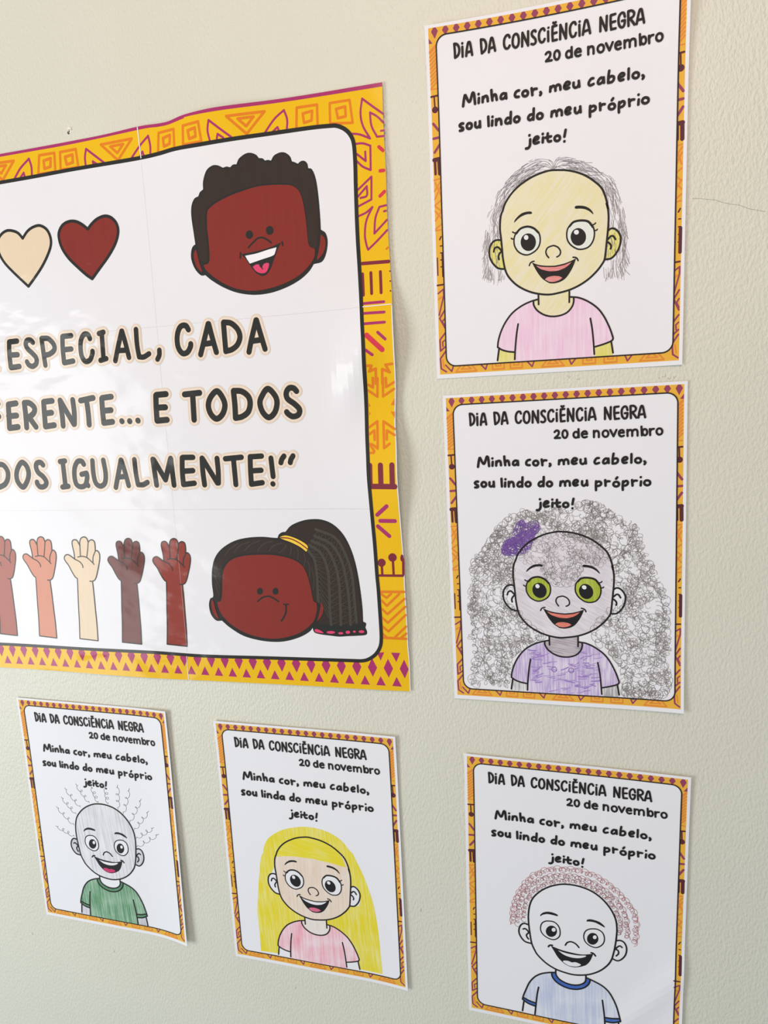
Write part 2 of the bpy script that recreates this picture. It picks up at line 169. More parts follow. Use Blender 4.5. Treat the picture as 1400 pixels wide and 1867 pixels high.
'b_body':[[1.26,0,[903,2269,901,2311,910,2346,941,2381,995,2406,1057,2415,1119,2405,1167,2378,1193,2341,1196,2278]],[1.26,0,[860,2322,868,2366,906,2415,968,2449,1040,2464,1115,2455,1180,2422,1224,2371,1239,2319]],[1.26,0,[899,2309,825,2328,752,2359,689,2410,638,2485,606,2567,578,2648,567,2696]],[1.3,0,[578,2678,633,2700,702,2714]],[1.3,0,[567,2701,624,2735,697,2752]],[1.24,0,[1197,2301,1275,2328,1354,2363,1415,2416,1459,2489,1495,2574,1517,2652,1533,2716]],[1.24,0,[1385,2720,1454,2711,1521,2692]],[1.24,0,[1384,2765,1463,2753,1533,2719]],[1.28,0,[730,2520,716,2606,705,2716,693,2848]],[1.23,0,[1358,2528,1370,2624,1380,2716,1389,2850]],[1.3,0,[580,2723,566,2837]],[1.23,0,[1515,2744,1527,2858]]],
'b_shirt':[[0,1,[860,2322,860,2322,825,2328,752,2359,689,2410,638,2485,606,2567,578,2648,567,2699,567,2699,633,2700,702,2714,702,2714,693,2864,693,2864,1389,2863,1389,2863,1385,2720,1385,2720,1454,2711,1521,2692,1521,2692,1517,2652,1495,2574,1459,2489,1415,2416,1354,2363,1275,2328,1239,2319,1239,2319,1224,2371,1180,2422,1115,2455,1040,2464,968,2449,906,2415,868,2366]]],
'b_trim':[[0,1,[860,2322,860,2322,868,2366,906,2415,968,2449,1040,2464,1115,2455,1180,2422,1224,2371,1239,2319,1239,2319,1197,2301,1197,2301,1193,2341,1167,2378,1119,2405,1057,2415,995,2406,941,2381,910,2346,901,2309,901,2309]],[0,1,[578,2678,578,2678,633,2700,702,2714,702,2714,697,2752,697,2752,624,2735,567,2701,567,2701]],[0,1,[1385,2720,1385,2720,1454,2711,1521,2692,1521,2692,1533,2719,1533,2719,1463,2753,1384,2765,1384,2765]]],
'b_neck':[[0,1,[903,2258,903,2258,1196,2263,1196,2263,1197,2301,1197,2301,1193,2341,1167,2378,1119,2405,1057,2415,995,2406,941,2381,910,2346,901,2309,901,2309]]],
'b_arm':[[0,1,[578,2713,578,2713,697,2752,697,2752,693,2864,693,2864,563,2868,563,2868]],[0,1,[1384,2770,1384,2770,1463,2756,1519,2733,1519,2733,1528,2871,1528,2871,1389,2863,1389,2863]]],
'd_hairL':[[0,1,[462,1572,403,1823,360,2113,334,2347,339,2578,336,2835,336,2835,564,2827,564,2827,562,2730,633,2544,754,2407,923,2340,923,2340,909,2286,734,2184,633,2069,499,1902,586,1739,620,1549]]],
'd_hairT':[[0,1,[470,1588,532,1394,697,1262,882,1193,1079,1167,1269,1195,1419,1273,1530,1408,1530,1408,1470,1551,1470,1551,1407,1453,1293,1344,1122,1295,945,1311,778,1379,680,1474,612,1595,560,1723,560,1723]]],
'd_hairR':[[0,1,[1392,1421,1522,1393,1592,1517,1681,1736,1752,1994,1787,2279,1804,2607,1813,2837,1813,2837,1541,2836,1541,2836,1529,2735,1503,2590,1416,2438,1297,2367,1191,2358,1191,2358,1187,2293,1342,2210,1456,2062,1578,2041,1603,1910,1574,1815,1506,1817,1500,1620,1447,1502]]],
'd_fringe':[[0,1,[617,1587,617,1587,819,1554,1069,1548,1296,1569,1459,1594,1459,1594,1422,1488,1358,1408,1260,1330,1122,1295,945,1311,778,1379,661,1496]]],
'b_bow':[[0,1,[679,1195,732,1224,812,1206,841,1261,792,1326,763,1419,708,1475,618,1494,545,1504,528,1438,566,1381,640,1344,622,1307,642,1251]]],
'b_hairout':[[0,1,[841,1124,982,1053,1120,1073,1257,1021,1391,1059,1524,1149,1590,1186,1689,1257,1739,1418,1780,1507,1838,1632,1904,1811,1962,1936,1955,2118,1965,2338,1950,2525,1984,2673,1928,2846,1810,2825,1623,2847,1589,2734,1563,2583,1470,2417,1332,2328,1333,2177,1488,2003,1607,1945,1590,1826,1514,1791,1523,1635,1456,1454,1322,1345,1169,1290,996,1280,837,1326,673,1437,599,1513,595,1683,610,1807,517,1847,532,1991,622,2046,747,2197,872,2289,780,2351,612,2476,551,2657,557,2797,378,2787,185,2819,181,2657,215,2494,182,2336,199,2137,176,1980,211,1785,237,1572,344,1457,459,1287,572,1157,681,1103]]],
'bow_lines':[[0.91,0,[679,1205,694,1325]],[0.92,0,[640,1325,803,1252]],[0.92,0,[583,1437,730,1326]],[0.91,0,[676,1325,726,1475]]],
'c_curl':[[0.91,0,[599,1781,347,1681]],[0.9,0,[614,1629,391,1418]],[0.9,0,[665,1473,483,1278]],[0.89,0,[742,1373,551,1151]],[0.88,0,[879,1298,721,1077]],[0.88,0,[1007,1277,939,1087]],[0.87,0,[1148,1280,1137,1064]],[0.87,0,[1287,1330,1315,1026]],[0.87,0,[1353,1384,1474,1051]],[0.86,0,[1430,1483,1621,1166]],[0.86,0,[1480,1575,1708,1306]],[0.87,0,[1494,1682,1755,1507]],[0.87,0,[1486,1799,1817,1580]]],
'e_rows':[[0.53,0,[474,1846,470,1712,506,1548,565,1416,643,1292,740,1210,855,1153,968,1134,1080,1121,1182,1131,1284,1162,1386,1219,1487,1297,1570,1389,1634,1484,1659,1597,1657,1715,1651,1846]],[0.53,0,[519,1837,525,1679,555,1539,609,1430,692,1328,788,1262,883,1219,987,1201,1081,1196,1183,1211,1285,1247,1378,1306,1461,1377,1526,1461,1564,1561,1575,1677,1586,1794]],[0.53,0,[583,1780,584,1668,609,1552,667,1442,750,1361,836,1303,931,1265,1025,1249,1119,1249,1212,1276,1295,1310,1369,1361,1434,1435,1481,1523,1515,1624,1504,1767]]],
'a_hairL':[[0,1,[1056,1280,1039,1212,985,1191,884,1182,792,1231,679,1314,583,1409,523,1538,482,1661,482,1680,454,1805,439,1873,444,1974,434,2093,467,2126,550,2154,637,2152,637,2152,634,2057,603,2049,603,2049,573,2036,537,1998,512,1950,506,1900,515,1851,541,1815,577,1803,606,1797,606,1797,603,1728,605,1664,614,1602,633,1556,652,1508,700,1442,762,1387,837,1343,910,1313,984,1296]]],
'a_hairR':[[0,1,[1065,1281,1066,1207,1111,1189,1200,1212,1306,1257,1411,1323,1525,1406,1577,1516,1622,1651,1640,1775,1622,1706,1647,1783,1661,1885,1669,2011,1680,2093,1651,2135,1631,2210,1581,2225,1480,2206,1449,2157,1449,2157,1474,2067,1474,2067,1525,2054,1560,2025,1589,1977,1603,1918,1599,1878,1578,1840,1548,1816,1523,1814,1501,1827,1501,1827,1505,1717,1500,1657,1500,1654,1482,1565,1447,1482,1385,1418,1315,1366,1244,1331,1173,1308]]],
'p_paper':[[0,1,[-4200,2792,-935,2814,-68,2819,362,2821,778,2833,1013,2821,1129,2821,1296,2846,1539,2855,1755,2854,2396,2842,3270,2829,3270,2829,3264,2497,3268,2101,3263,1685,3271,1308,3275,1086,3278,1012,3277,817,3279,544,3278,206,3259,-141,3261,-385,3256,-672,3262,-922,3273,-1274,3282,-1528,3282,-1797,3288,-2114,3288,-2344,3296,-2575,3294,-2856,3294,-2856,2845,-2865,2161,-2874,916,-2900,223,-2910,-1002,-2912,-1879,-2916,-4200,-2909,-4200,-2909]]],
'p_magenta':[[0,1,[-4200,2792,-4200,2792,-935,2814,-68,2819,362,2821,778,2833,1013,2821,1129,2821,1296,2846,1539,2855,1755,2854,2396,2842,3270,2829,3270,2829,3269,2795,3269,2795,2394,2811,1418,2826,1293,2814,1126,2792,1010,2792,775,2803,-72,2790,-940,2787,-4200,2764,-4200,2764]]],
'p_panel':[[0,1,[-3950,2518,-3950,2518,-981,2535,-33,2550,728,2546,983,2552,1185,2565,1510,2560,2056,2561,2531,2557,2761,2545,2836,2532,2909,2490,2958,2430,2981,2354,2985,2193,2980,2004,2974,1719,2974,1718,2973,1516,2976,1293,2979,1023,2983,795,2991,564,2986,222,2972,-212,2970,-459,2968,-667,2975,-877,2984,-1132,2990,-1275,2994,-1399,3000,-1650,3007,-1796,3011,-1987,3014,-2172,3012,-2311,2996,-2396,2950,-2473,2881,-2529,2804,-2557,2670,-2563,2181,-2576,1684,-2590,944,-2612,258,-2603,-749,-2612,-1830,-2618,-3950,-2628,-3950,-2628]]],
'p_frame':[[3.68,0,[-3950,2518,-981,2535,-33,2550,728,2546,983,2552,1185,2565,1510,2560,2056,2561,2531,2557,2761,2545,2836,2532,2909,2490,2958,2430,2981,2354,2985,2193,2980,2004,2974,1719,2974,1718,2973,1516,2976,1293,2979,1023,2983,795,2991,564,2986,222,2972,-212,2970,-459,2968,-667,2975,-877,2984,-1132,2990,-1275,2994,-1399,3000,-1650,3007,-1796,3011,-1987,3014,-2172,3012,-2311,2996,-2396,2950,-2473,2881,-2529,2804,-2557,2670,-2563,2181,-2576,1684,-2590,944,-2612,258,-2603,-749,-2612,-1830,-2618,-3950,-2628,-3950,-2628,-3950,2518]]],
'p_heartL':[[0,1,[-742,1949,-742,1949,-794,2008,-863,2039,-936,2048,-1009,2022,-1062,1970,-1081,1904,-1068,1815,-1014,1721,-918,1619,-820,1526,-747,1458,-747,1458,-659,1531,-545,1636,-457,1742,-400,1841,-394,1926,-430,2005,-507,2052,-592,2047,-671,2013]]],
'p_heartLo':[[2.9,1,[-742,1949,-742,1949,-794,2008,-863,2039,-936,2048,-1009,2022,-1062,1970,-1081,1904,-1068,1815,-1014,1721,-918,1619,-820,1526,-747,1458,-747,1458,-659,1531,-545,1636,-457,1742,-400,1841,-394,1926,-430,2005,-507,2052,-592,2047,-671,2013]]],
'p_heartR':[[0,1,[69,1954,69,1954,6,2007,-70,2046,-150,2053,-224,2029,-273,1978,-290,1914,-268,1808,-200,1697,-97,1592,-3,1507,63,1460,63,1460,166,1556,284,1666,377,1777,424,1882,417,1965,364,2030,288,2058,195,2041,121,1999]]],
'p_heartRo':[[2.98,1,[69,1954,69,1954,6,2007,-70,2046,-150,2053,-224,2029,-273,1978,-290,1914,-268,1808,-200,1697,-97,1592,-3,1507,63,1460,63,1460,166,1556,284,1666,377,1777,424,1882,417,1965,364,2030,288,2058,195,2041,121,1999]]],
'p_t1':[[5.95,0,[-1106,899,-1123,773,-1128,630]],[5.95,0,[-1097,902,-996,904]],[5.98,0,[-1120,760,-1013,759]],[6.01,0,[-1125,626,-1009,631]],[5.85,0,[-785,874,-812,899,-859,900,-885,864,-868,813,-810,758,-768,705,-777,649,-831,621,-879,640,-899,673]],[5.81,0,[-663,905,-662,755,-659,622]],[5.81,0,[-655,907,-572,896,-512,832,-515,776,-580,737,-651,729]],[5.72,0,[-387,904,-401,787,-407,634]],[5.72,0,[-379,907,-273,908]],[5.75,0,[-388,768,-292,770]],[5.77,0,[-403,632,-287,643]],[5.62,0,[-41,860,-60,902,-108,908,-153,856,-172,771,-168,685,-131,629,-70,641,-32,701,-26,727]],[5.56,0,[112,904,100,637]],[5.57,0,[78,903,133,913]],[5.63,0,[62,627,134,641]],[5.57,0,[243,612,298,763,355,907]],[5.48,0,[359,907,387,781,412,635]],[5.54,0,[292,713,393,711]],[5.43,0,[527,912,523,760,534,633,534,633,590,629,654,657]],[5.39,0,[779,685,773,635,748,595]],[5.74,0,[1134,865,1107,906,1053,904,1014,854,995,774,1003,691,1045,635,1101,643,1140,693,1147,722]],[5.75,0,[1249,610,1299,740,1362,903]],[5.66,0,[1368,903,1395,768,1428,621]],[5.72,0,[1303,711,1404,716]],[5.6,0,[1533,901,1533,758,1534,622]],[5.6,0,[1536,905,1616,889,1682,827,1702,752,1669,680,1607,638,1536,624]],[5.57,0,[1788,599,1828,726,1890,898]],[5.48,0,[1894,898,1927,764,1964,616]],[5.54,0,[1839,702,1935,707]],[2.89,0,[-1314,631,-1306,624]]],
'p_t2':[[6.76,0,[-1409,238,-1362,240]],[6.8,0,[-1433,91,-1373,98]],[6.7,0,[-1224,223,-1233,105,-1244,-31]],[6.7,0,[-1217,225,-1118,233]],[6.73,0,[-1238,95,-1129,98]],[6.76,0,[-1245,-38,-1127,-29]],[6.62,0,[-1006,232,-1007,82,-1013,-40]],[6.62,0,[-1003,232,-936,226,-879,174,-895,116,-966,74,-1009,69]],[6.64,0,[-961,67,-887,-38]],[6.53,0,[-745,229,-753,110,-761,-37]],[6.52,0,[-737,232,-629,237]],[6.55,0,[-754,104,-656,109]],[6.59,0,[-761,-39,-640,-28]],[6.45,0,[-524,235,-520,74,-524,-40]],[6.45,0,[-521,234,-380,-28]],[6.39,0,[-356,233,-356,93,-372,-26]],[6.35,0,[-254,221,-88,242]],[6.32,0,[-177,230,-174,85,-180,-41]],[6.25,0,[21,229,13,102,11,-24]],[6.25,0,[29,236,143,243]],[6.28,0,[16,99,121,102]],[6.31,0,[10,-30,124,-22]],[6.23,0,[241,-19,244,-22]],[6.19,0,[339,-23,342,-26]],[6.16,0,[441,-21,444,-24]],[6.28,0,[688,228,679,109,674,-29]],[6.28,0,[696,234,809,237]],[6.31,0,[689,102,787,102]],[6.34,0,[675,-33,794,-28]],[6.16,0,[1026,222,1199,229]],[6.13,0,[1119,218,1111,-41]],[6.03,1,[1396,236,1319,175,1288,93,1310,8,1370,-42,1441,3,1476,90,1453,174]],[5.96,0,[1584,227,1588,91,1584,-43]],[5.96,0,[1587,230,1675,219,1743,166,1759,95,1730,14,1660,-31,1586,-43]],[5.83,1,[1961,230,1891,158,1866,90,1891,1,1952,-52,2020,-5,2052,87,2033,163]],[5.73,0,[2268,191,2239,221,2192,224,2158,179,2169,121,2240,66,2287,12,2271,-39,2213,-54,2167,-29,2149,-7]],[6.76,0,[-1412,238,-1456,-45]]],
'p_t3':[[6.33,0,[-1485,-442,-1524,-712]],[6.32,0,[-1471,-440,-1390,-455,-1343,-524,-1351,-605,-1400,-672,-1481,-705,-1529,-712]],[6.21,1,[-1130,-428,-1193,-487,-1225,-567,-1218,-648,-1157,-710,-1094,-650,-1058,-563,-1072,-476]],[6.12,0,[-852,-465,-880,-436,-929,-442,-948,-485,-928,-546,-864,-601,-833,-661,-863,-705,-921,-711,-953,-679,-958,-657]],[6.03,0,[-586,-438,-585,-712]],[6.04,0,[-621,-433,-556,-427]],[6.09,0,[-625,-718,-548,-710]],[5.95,0,[-312,-470,-336,-436,-390,-439,-435,-503,-452,-595,-440,-685,-390,-718,-325,-702,-289,-624,-289,-569]],[5.98,0,[-355,-581,-292,-569]],[5.98,0,[-306,-676,-287,-707]],[5.9,0,[-194,-433,-200,-574,-183,-678,-127,-716,-64,-680,-41,-577,-52,-431]],[5.87,0,[71,-732,119,-593,175,-436]],[5.78,0,[180,-436,211,-569,238,-715]],[5.83,0,[127,-619,218,-613]],[5.73,0,[346,-434,347,-584,358,-706,358,-706,421,-707,479,-682]],[5.92,0,[575,-437,583,-589,590,-714]],[5.92,0,[585,-440,705,-658]],[5.92,0,[705,-658,790,-437]],[5.85,0,[793,-433,798,-593,803,-717]],[5.8,0,[931,-430,918,-571,917,-711]],[5.8,0,[938,-426,1058,-428]],[5.83,0,[932,-571,1044,-567]],[5.86,0,[917,-712,1048,-700]],[5.73,0,[1164,-440,1160,-576,1167,-719]],[5.73,0,[1168,-443,1318,-702]],[5.67,0,[1337,-447,1339,-579,1331,-702]],[5.64,0,[1432,-453,1615,-442]],[5.61,0,[1524,-452,1529,-722]],[5.54,0,[1714,-439,1707,-575,1705,-718]],[5.54,0,[1722,-440,1841,-436]],[5.57,0,[1713,-584,1825,-580]],[5.6,0,[1705,-721,1828,-707]],[5.47,0,[1943,-460,1953,-646]],[5.52,0,[1944,-721,1946,-723]],[5.42,0,[2087,-443,2061,-475,2049,-508]],[5.39,0,[2185,-443,2161,-478,2151,-509]]],
'p_hand':[[0,1,[-628,-2487,-628,-2487,-605,-2279,-590,-2091,-573,-1904,-562,-1770,-562,-1770,-591,-1747,-626,-1688,-659,-1619,-695,-1569,-708,-1533,-689,-1500,-652,-1491,-617,-1509,-568,-1543,-568,-1543,-570,-1462,-582,-1371,-571,-1330,-537,-1318,-508,-1334,-481,-1389,-481,-1389,-477,-1343,-456,-1302,-417,-1286,-382,-1302,-367,-1347,-367,-1347,-344,-1326,-317,-1319,-288,-1337,-282,-1387,-287,-1450,-287,-1450,-265,-1441,-238,-1472,-238,-1530,-263,-1621,-303,-1732,-330,-1778,-364,-1797,-364,-1797,-363,-1944,-366,-2130,-369,-2317,-379,-2500,-379,-2500]]],
'p_hando':[[1.33,1,[-628,-2487,-628,-2487,-605,-2279,-590,-2091,-573,-1904,-562,-1770,-562,-1770,-591,-1747,-626,-1688,-659,-1619,-695,-1569,-708,-1533,-689,-1500,-652,-1491,-617,-1509,-568,-1543,-568,-1543,-570,-1462,-582,-1371,-571,-1330,-537,-1318,-508,-1334,-481,-1389,-481,-1389,-477,-1343,-456,-1302,-417,-1286,-382,-1302,-367,-1347,-367,-1347,-344,-1326,-317,-1319,-288,-1337,-282,-1387,-287,-1450,-287,-1450,-265,-1441,-238,-1472,-238,-1530,-263,-1621,-303,-1732,-330,-1778,-364,-1797,-364,-1797,-363,-1944,-366,-2130,-369,-2317,-379,-2500,-379,-2500]],[1.27,0,[-481,-1389,-488,-1511]],[1.26,0,[-367,-1347,-384,-1433,-406,-1519]],[1.26,0,[-287,-1450,-322,-1514,-332,-1577]],[1.28,0,[-525,-1518,-468,-1509,-407,-1522,-354,-1564,-320,-1600]],[1.28,0,[-568,-1543,-508,-1571,-476,-1607,-470,-1639]],[1.28,0,[-364,-1797,-399,-1796]]],
'p_handpos':[[-115.44,-0.01],[-57.94,0.04],[0.0,0.0],[57.38,-1.4],[114.97,-1.11]],
'p_bsil':[[0,1,[1294,1672,1294,1672,1286,1789,1278,1934,1291,2031,1329,2092,1376,2108,1376,2108,1399,2143,1436,2163,1436,2163,1447,2240,1494,2325,1561,2359,1617,2354,1672,2326,1672,2326,1710,2331,1746,2320,1746,2320,1779,2340,1814,2338,1814,2338,1845,2384,1910,2417,1965,2420,2019,2397,2046,2364,2046,2364,2082,2357,2105,2335,2105,2335,2135,2337,2165,2327,2165,2327,2198,2367,2259,2386,2312,2377,2357,2339,2372,2294,2372,2294,2401,2282,2429,2266,2429,2266,2460,2284,2495,2282,2522,2255,2529,2213,2529,2213,2560,2204,2586,2154,2604,2070,2615,1923,2619,1767,2618,1662,2618,1662,2663,1626,2679,1550,2658,1447,2612,1377,2528,1362,2528,1362,2469,1295,2368,1229,2230,1176,2066,1141,1890,1138,1715,1173,1566,1237,1443,1315,1376,1372,1376,1372,1324,1377,1265,1445,1234,1538,1242,1616,1266,1658]]],
'p_bhair':[[0,1,[1313,1664,1313,1664,1305,1787,1300,1931,1309,2023,1347,2079,1394,2095,1417,2130,1451,2151,1466,2232,1512,2312,1572,2343,1616,2338,1670,2312,1745,2308,1822,2324,1863,2371,1921,2400,1964,2404,2011,2382,2045,2349,2104,2322,2176,2313,2215,2351,2264,2369,2311,2360,2341,2331,2359,2284,2428,2253,2470,2268,2494,2265,2508,2247,2519,2199,2547,2190,2568,2146,2586,2072,2597,1926,2602,1769,2597,1643,2561,1510,2508,1516,2489,1592,2487,1740,2475,1909,2446,1996,2403,2059,2357,2093,2311,2109,2167,2128,2022,2134,1872,2116,1719,2087,1589,2049,1496,2012,1447,1969,1426,1818,1427,1630,1418,1531,1395,1499,1338,1516]]],
'p_bface':[[0,1,[1457,1946,1494,1990,1588,2033,1718,2071,1871,2100,2020,2118,2166,2113,2310,2095,2374,2073,2424,2025,2454,1943,2470,1826,2479,1699,2483,1592,2497,1527,2548,1495,2548,1495,2538,1427,2485,1358,2384,1281,2246,1224,2070,1185,1893,1176,1730,1205,1582,1269,1459,1353,1387,1422,1366,1469,1366,1469,1419,1480,1440,1528,1445,1683,1442,1816]]],
'p_bear':[[0,1,[1295,1621,1270,1590,1267,1535,1292,1454,1343,1406,1322,1496,1305,1587]],[0,1,[2615,1615,2649,1585,2656,1521,2628,1450,2563,1396,2582,1465,2606,1558]]],
'p_beye':[[0,1,[1925,1693,1920,1677,1908,1665,1892,1659,1875,1661,1860,1670,1850,1685,1848,1702,1853,1718,1865,1730,1881,1736,1898,1734,1913,1725,1922,1710]],[0,1,[2141,1708,2136,1691,2124,1678,2108,1672,2090,1674,2075,1683,2066,1699,2063,1717,2068,1734,2080,1747,2097,1753,2114,1751,2129,1741,2139,1726]]],
'p_bnose':[[1.63,0,[1867,1583,1918,1621,1970,1654,2020,1656,2068,1632,2108,1601]]],
'p_bmouth':[[0,1,[1784,1528,1784,1528,1923,1536,2074,1556,2174,1581,2214,1595,2214,1595,2170,1530,2127,1448,2084,1365,2043,1320,1992,1306,1932,1336,1875,1407,1830,1478]]],
'p_btick':[[1.76,0,[1779,1541,1772,1495]],[1.71,0,[2222,1594,2224,1564]]],
'p_bteeth':[[0,1,[1826,1509,1826,1509,1947,1518,2073,1540,2160,1552,2160,1552,2144,1511,2117,1481,1991,1456,1870,1432,1870,1432,1843,1476]]],
'p_btongue':[[0,1,[1897,1400,1897,1400,1938,1417,1975,1408,1995,1379,1995,1379,2002,1395,2019,1415,2057,1420,2072,1404,2052,1357,2025,1332,1975,1332,1927,1358]]],
'p_btongueline':[[1.05,0,[1972,1403,1988,1385,2000,1370]]],
'p_gsil':[[0,1,[1150,-1925,1148,-1781,1166,-1624,1216,-1495,1310,-1396,1454,-1318,1607,-1282,1771,-1271,1902,-1280,1953,-1282,1953,-1282,1970,-1246,2008,-1222,2044,-1218,2044,-1218,2114,-1151,2231,-1104,2345,-1086,2456,-1093,2564,-1137,2655,-1222,2717,-1328,2764,-1460,2797,-1619,2820,-1820,2831,-1995,2830,-2138,2830,-2138,2861,-2157,2851,-2199,2851,-2199,2866,-2246,2851,-2278,2760,-2292,2662,-2301,2563,-2311,2478,-2306,2365,-2297,2294,-2279,2275,-2231,2275,-2231,2236,-2275,2130,-2336,1980,-2386,1830,-2405,1650,-2395,1470,-2354,1323,-2273,1229,-2197,1229,-2197,1158,-2197,1102,-2129,1088,-2028,1111,-1955]]],
'p_ghair':[[0,1,[1168,-1896,1169,-1781,1188,-1630,1235,-1509,1324,-1412,1460,-1338,1605,-1303,1769,-1292,1944,-1304,2100,-1340,2197,-1386,2291,-1466,2353,-1601,2364,-1751,2360,-1929,2314,-1931,2290,-1794,2267,-1657,2220,-1563,2135,-1498,2019,-1463,1875,-1442,1698,-1444,1547,-1457,1415,-1495,1322,-1567,1270,-1664,1241,-1893,1211,-1966]]],
'p_gtail':[[0,1,[2050,-1232,2127,-1168,2236,-1124,2343,-1106,2448,-1113,2549,-1154,2638,-1236,2700,-1338,2747,-1463,2779,-1622,2799,-1820,2812,-1996,2812,-2146,2697,-2178,2485,-2187,2351,-2179,2351,-2179,2380,-1942,2388,-1750,2375,-1587,2321,-1439,2297,-1372,2230,-1312,2120,-1258]]],
'p_gface':[[0,1,[1275,-1778,1293,-1664,1339,-1578,1421,-1513,1545,-1477,1696,-1463,1873,-1461,2017,-1481,2130,-1516,2212,-1576,2256,-1671,2283,-1794,2303,-1931,2336,-1960,2336,-1960,2339,-2027,2303,-2139,2241,-2212,2134,-2287,1983,-2343,1833,-2369,1653,-2359,1489,-2316,1342,-2236,1242,-2139,1203,-2053,1194,-1988,1194,-1988,1239,-1973,1261,-1893]]],
'p_gear':[[0,1,[1145,-1968,1119,-1998,1128,-2099,1162,-2156,1195,-2172,1169,-2083]],[0,1,[2390,-1949,2409,-2003,2393,-2080,2335,-2154,2357,-2081,2381,-1997]]],
'p_braid':[[3.05,0,[2274,-1399,2345,-1506,2362,-1669,2359,-1833,2359,-1943]],[3.04,0,[2299,-1351,2420,-1438,2480,-1598,2488,-1802,2481,-2021,2485,-2187]],[3.03,0,[2330,-1311,2479,-1383,2566,-1556,2596,-1745,2597,-1962,2591,-2183]],[3.02,0,[2361,-1257,2537,-1343,2638,-1515,2680,-1743,2695,-1959,2697,-2178]],[3.01,0,[2380,-1190,2583,-1276,2683,-1448,2740,-1660,2752,-1930,2761,-2148]]],
'p_streak':[[0.88,0,[1333,-1479,1393,-1409,1497,-1345]],[0.87,0,[1443,-1443,1509,-1373,1633,-1323]],[0.87,0,[1565,-1423,1646,-1353,1753,-1311]],[0.86,0,[1714,-1419,1794,-1346,1899,-1314]],[0.85,0,[1847,-1420,1910,-1362,1999,-1334]],[0.85,0,[1963,-1437,2024,-1388,2042,-1350]],[0.84,0,[2077,-1462,2095,-1414,2098,-1367]],[0.84,0,[2160,-1509,2172,-1441,2168,-1393]],[0.84,0,[2226,-1576,2245,-1508,2236,-1440]],[0.84,0,[2275,-1698,2289,-1602,2273,-1521]],[0.84,0,[2310,-1821,2329,-1710,2311,-1588]],[0.89,0,[1197,-1780,1206,-1851,1224,-1908]],[0.89,0,[1200,-1666,1208,-1751,1240,-1822]],[0.89,0,[1224,-1580,1233,-1651,1263,-1707]]],
'p_gtie':[[0,1,[1982,-1273,2049,-1255,2147,-1281,2243,-1329,2283,-1372,2263,-1423,2263,-1423,2198,-1373,2101,-1326,2017,-1296]]],
'p_gtiestripe':[[1.12,0,[1992,-1277,2090,-1286,2187,-1329,2275,-1392]]],
'p_geye':[[0,1,[1742,-1853,1737,-1869,1727,-1882,1713,-1890,1699,-1890,1686,-1884,1678,-1871,1676,-1855,1680,-1839,1691,-1826,1704,-1819,1719,-1818,1732,-1825,1740,-1837]],[0,1,[1921,-1848,1917,-1864,1906,-1877,1892,-1884,1877,-1885,1864,-1878,1855,-1866,1853,-1850,1858,-1834,1868,-1821,1883,-1814,1898,-1813,1911,-1820,1919,-1832]]],
'p_gnose':[[1.61,0,[1673,-1965,1733,-1921,1802,-1905,1859,-1924,1911,-1960]]],
'p_gmouth':[[1.72,0,[1994,-1990,1989,-2067,1962,-2125,1930,-2168]],[1.29,0,[1968,-1987,2024,-1985]]],
'p_bead':[[0,1,[2303,-2244,2346,-2246,2395,-2275,2380,-2282,2309,-2272]],[0,1,[2523,-2266,2518,-2273,2505,-2279,2486,-2283,2465,-2284,2446,-2281,2433,-2277,2429,-2270,2434,-2263,2448,-2257,2467,-2254,2488,-2253,2506,-2255,2519,-2260]],[0,1,[2612,-2272,2608,-2277,2600,-2282,2589,-2285,2576,-2285,2565,-2283,2558,-2279,2555,-2274,2558,-2269,2566,-2264,2578,-2261,2590,-2260,2602,-2262,2609,-2266]],[0,1,[2687,-2257,2684,-2264,2676,-2270,2666,-2274,2655,-2275,2645,-2272,2638,-2266,2636,-2259,2639,-2252,2646,-2246,2657,-2242,2668,-2242,2678,-2244,2685,-2250]],[0,1,[2748,-2247,2747,-2252,2742,-2256,2735,-2259,2727,-2259,2721,-2257,2716,-2254,2715,-2249,2717,-2244,2722,-2240,2729,-2237,2736,-2237,2743,-2239,2747,-2243]],[0,1,[2839,-2243,2835,-2250,2827,-2256,2814,-2259,2801,-2260,2788,-2257,2780,-2252,2778,-2246,2781,-2239,2790,-2234,2802,-2230,2816,-2230,2828,-2232,2836,-2237]]],
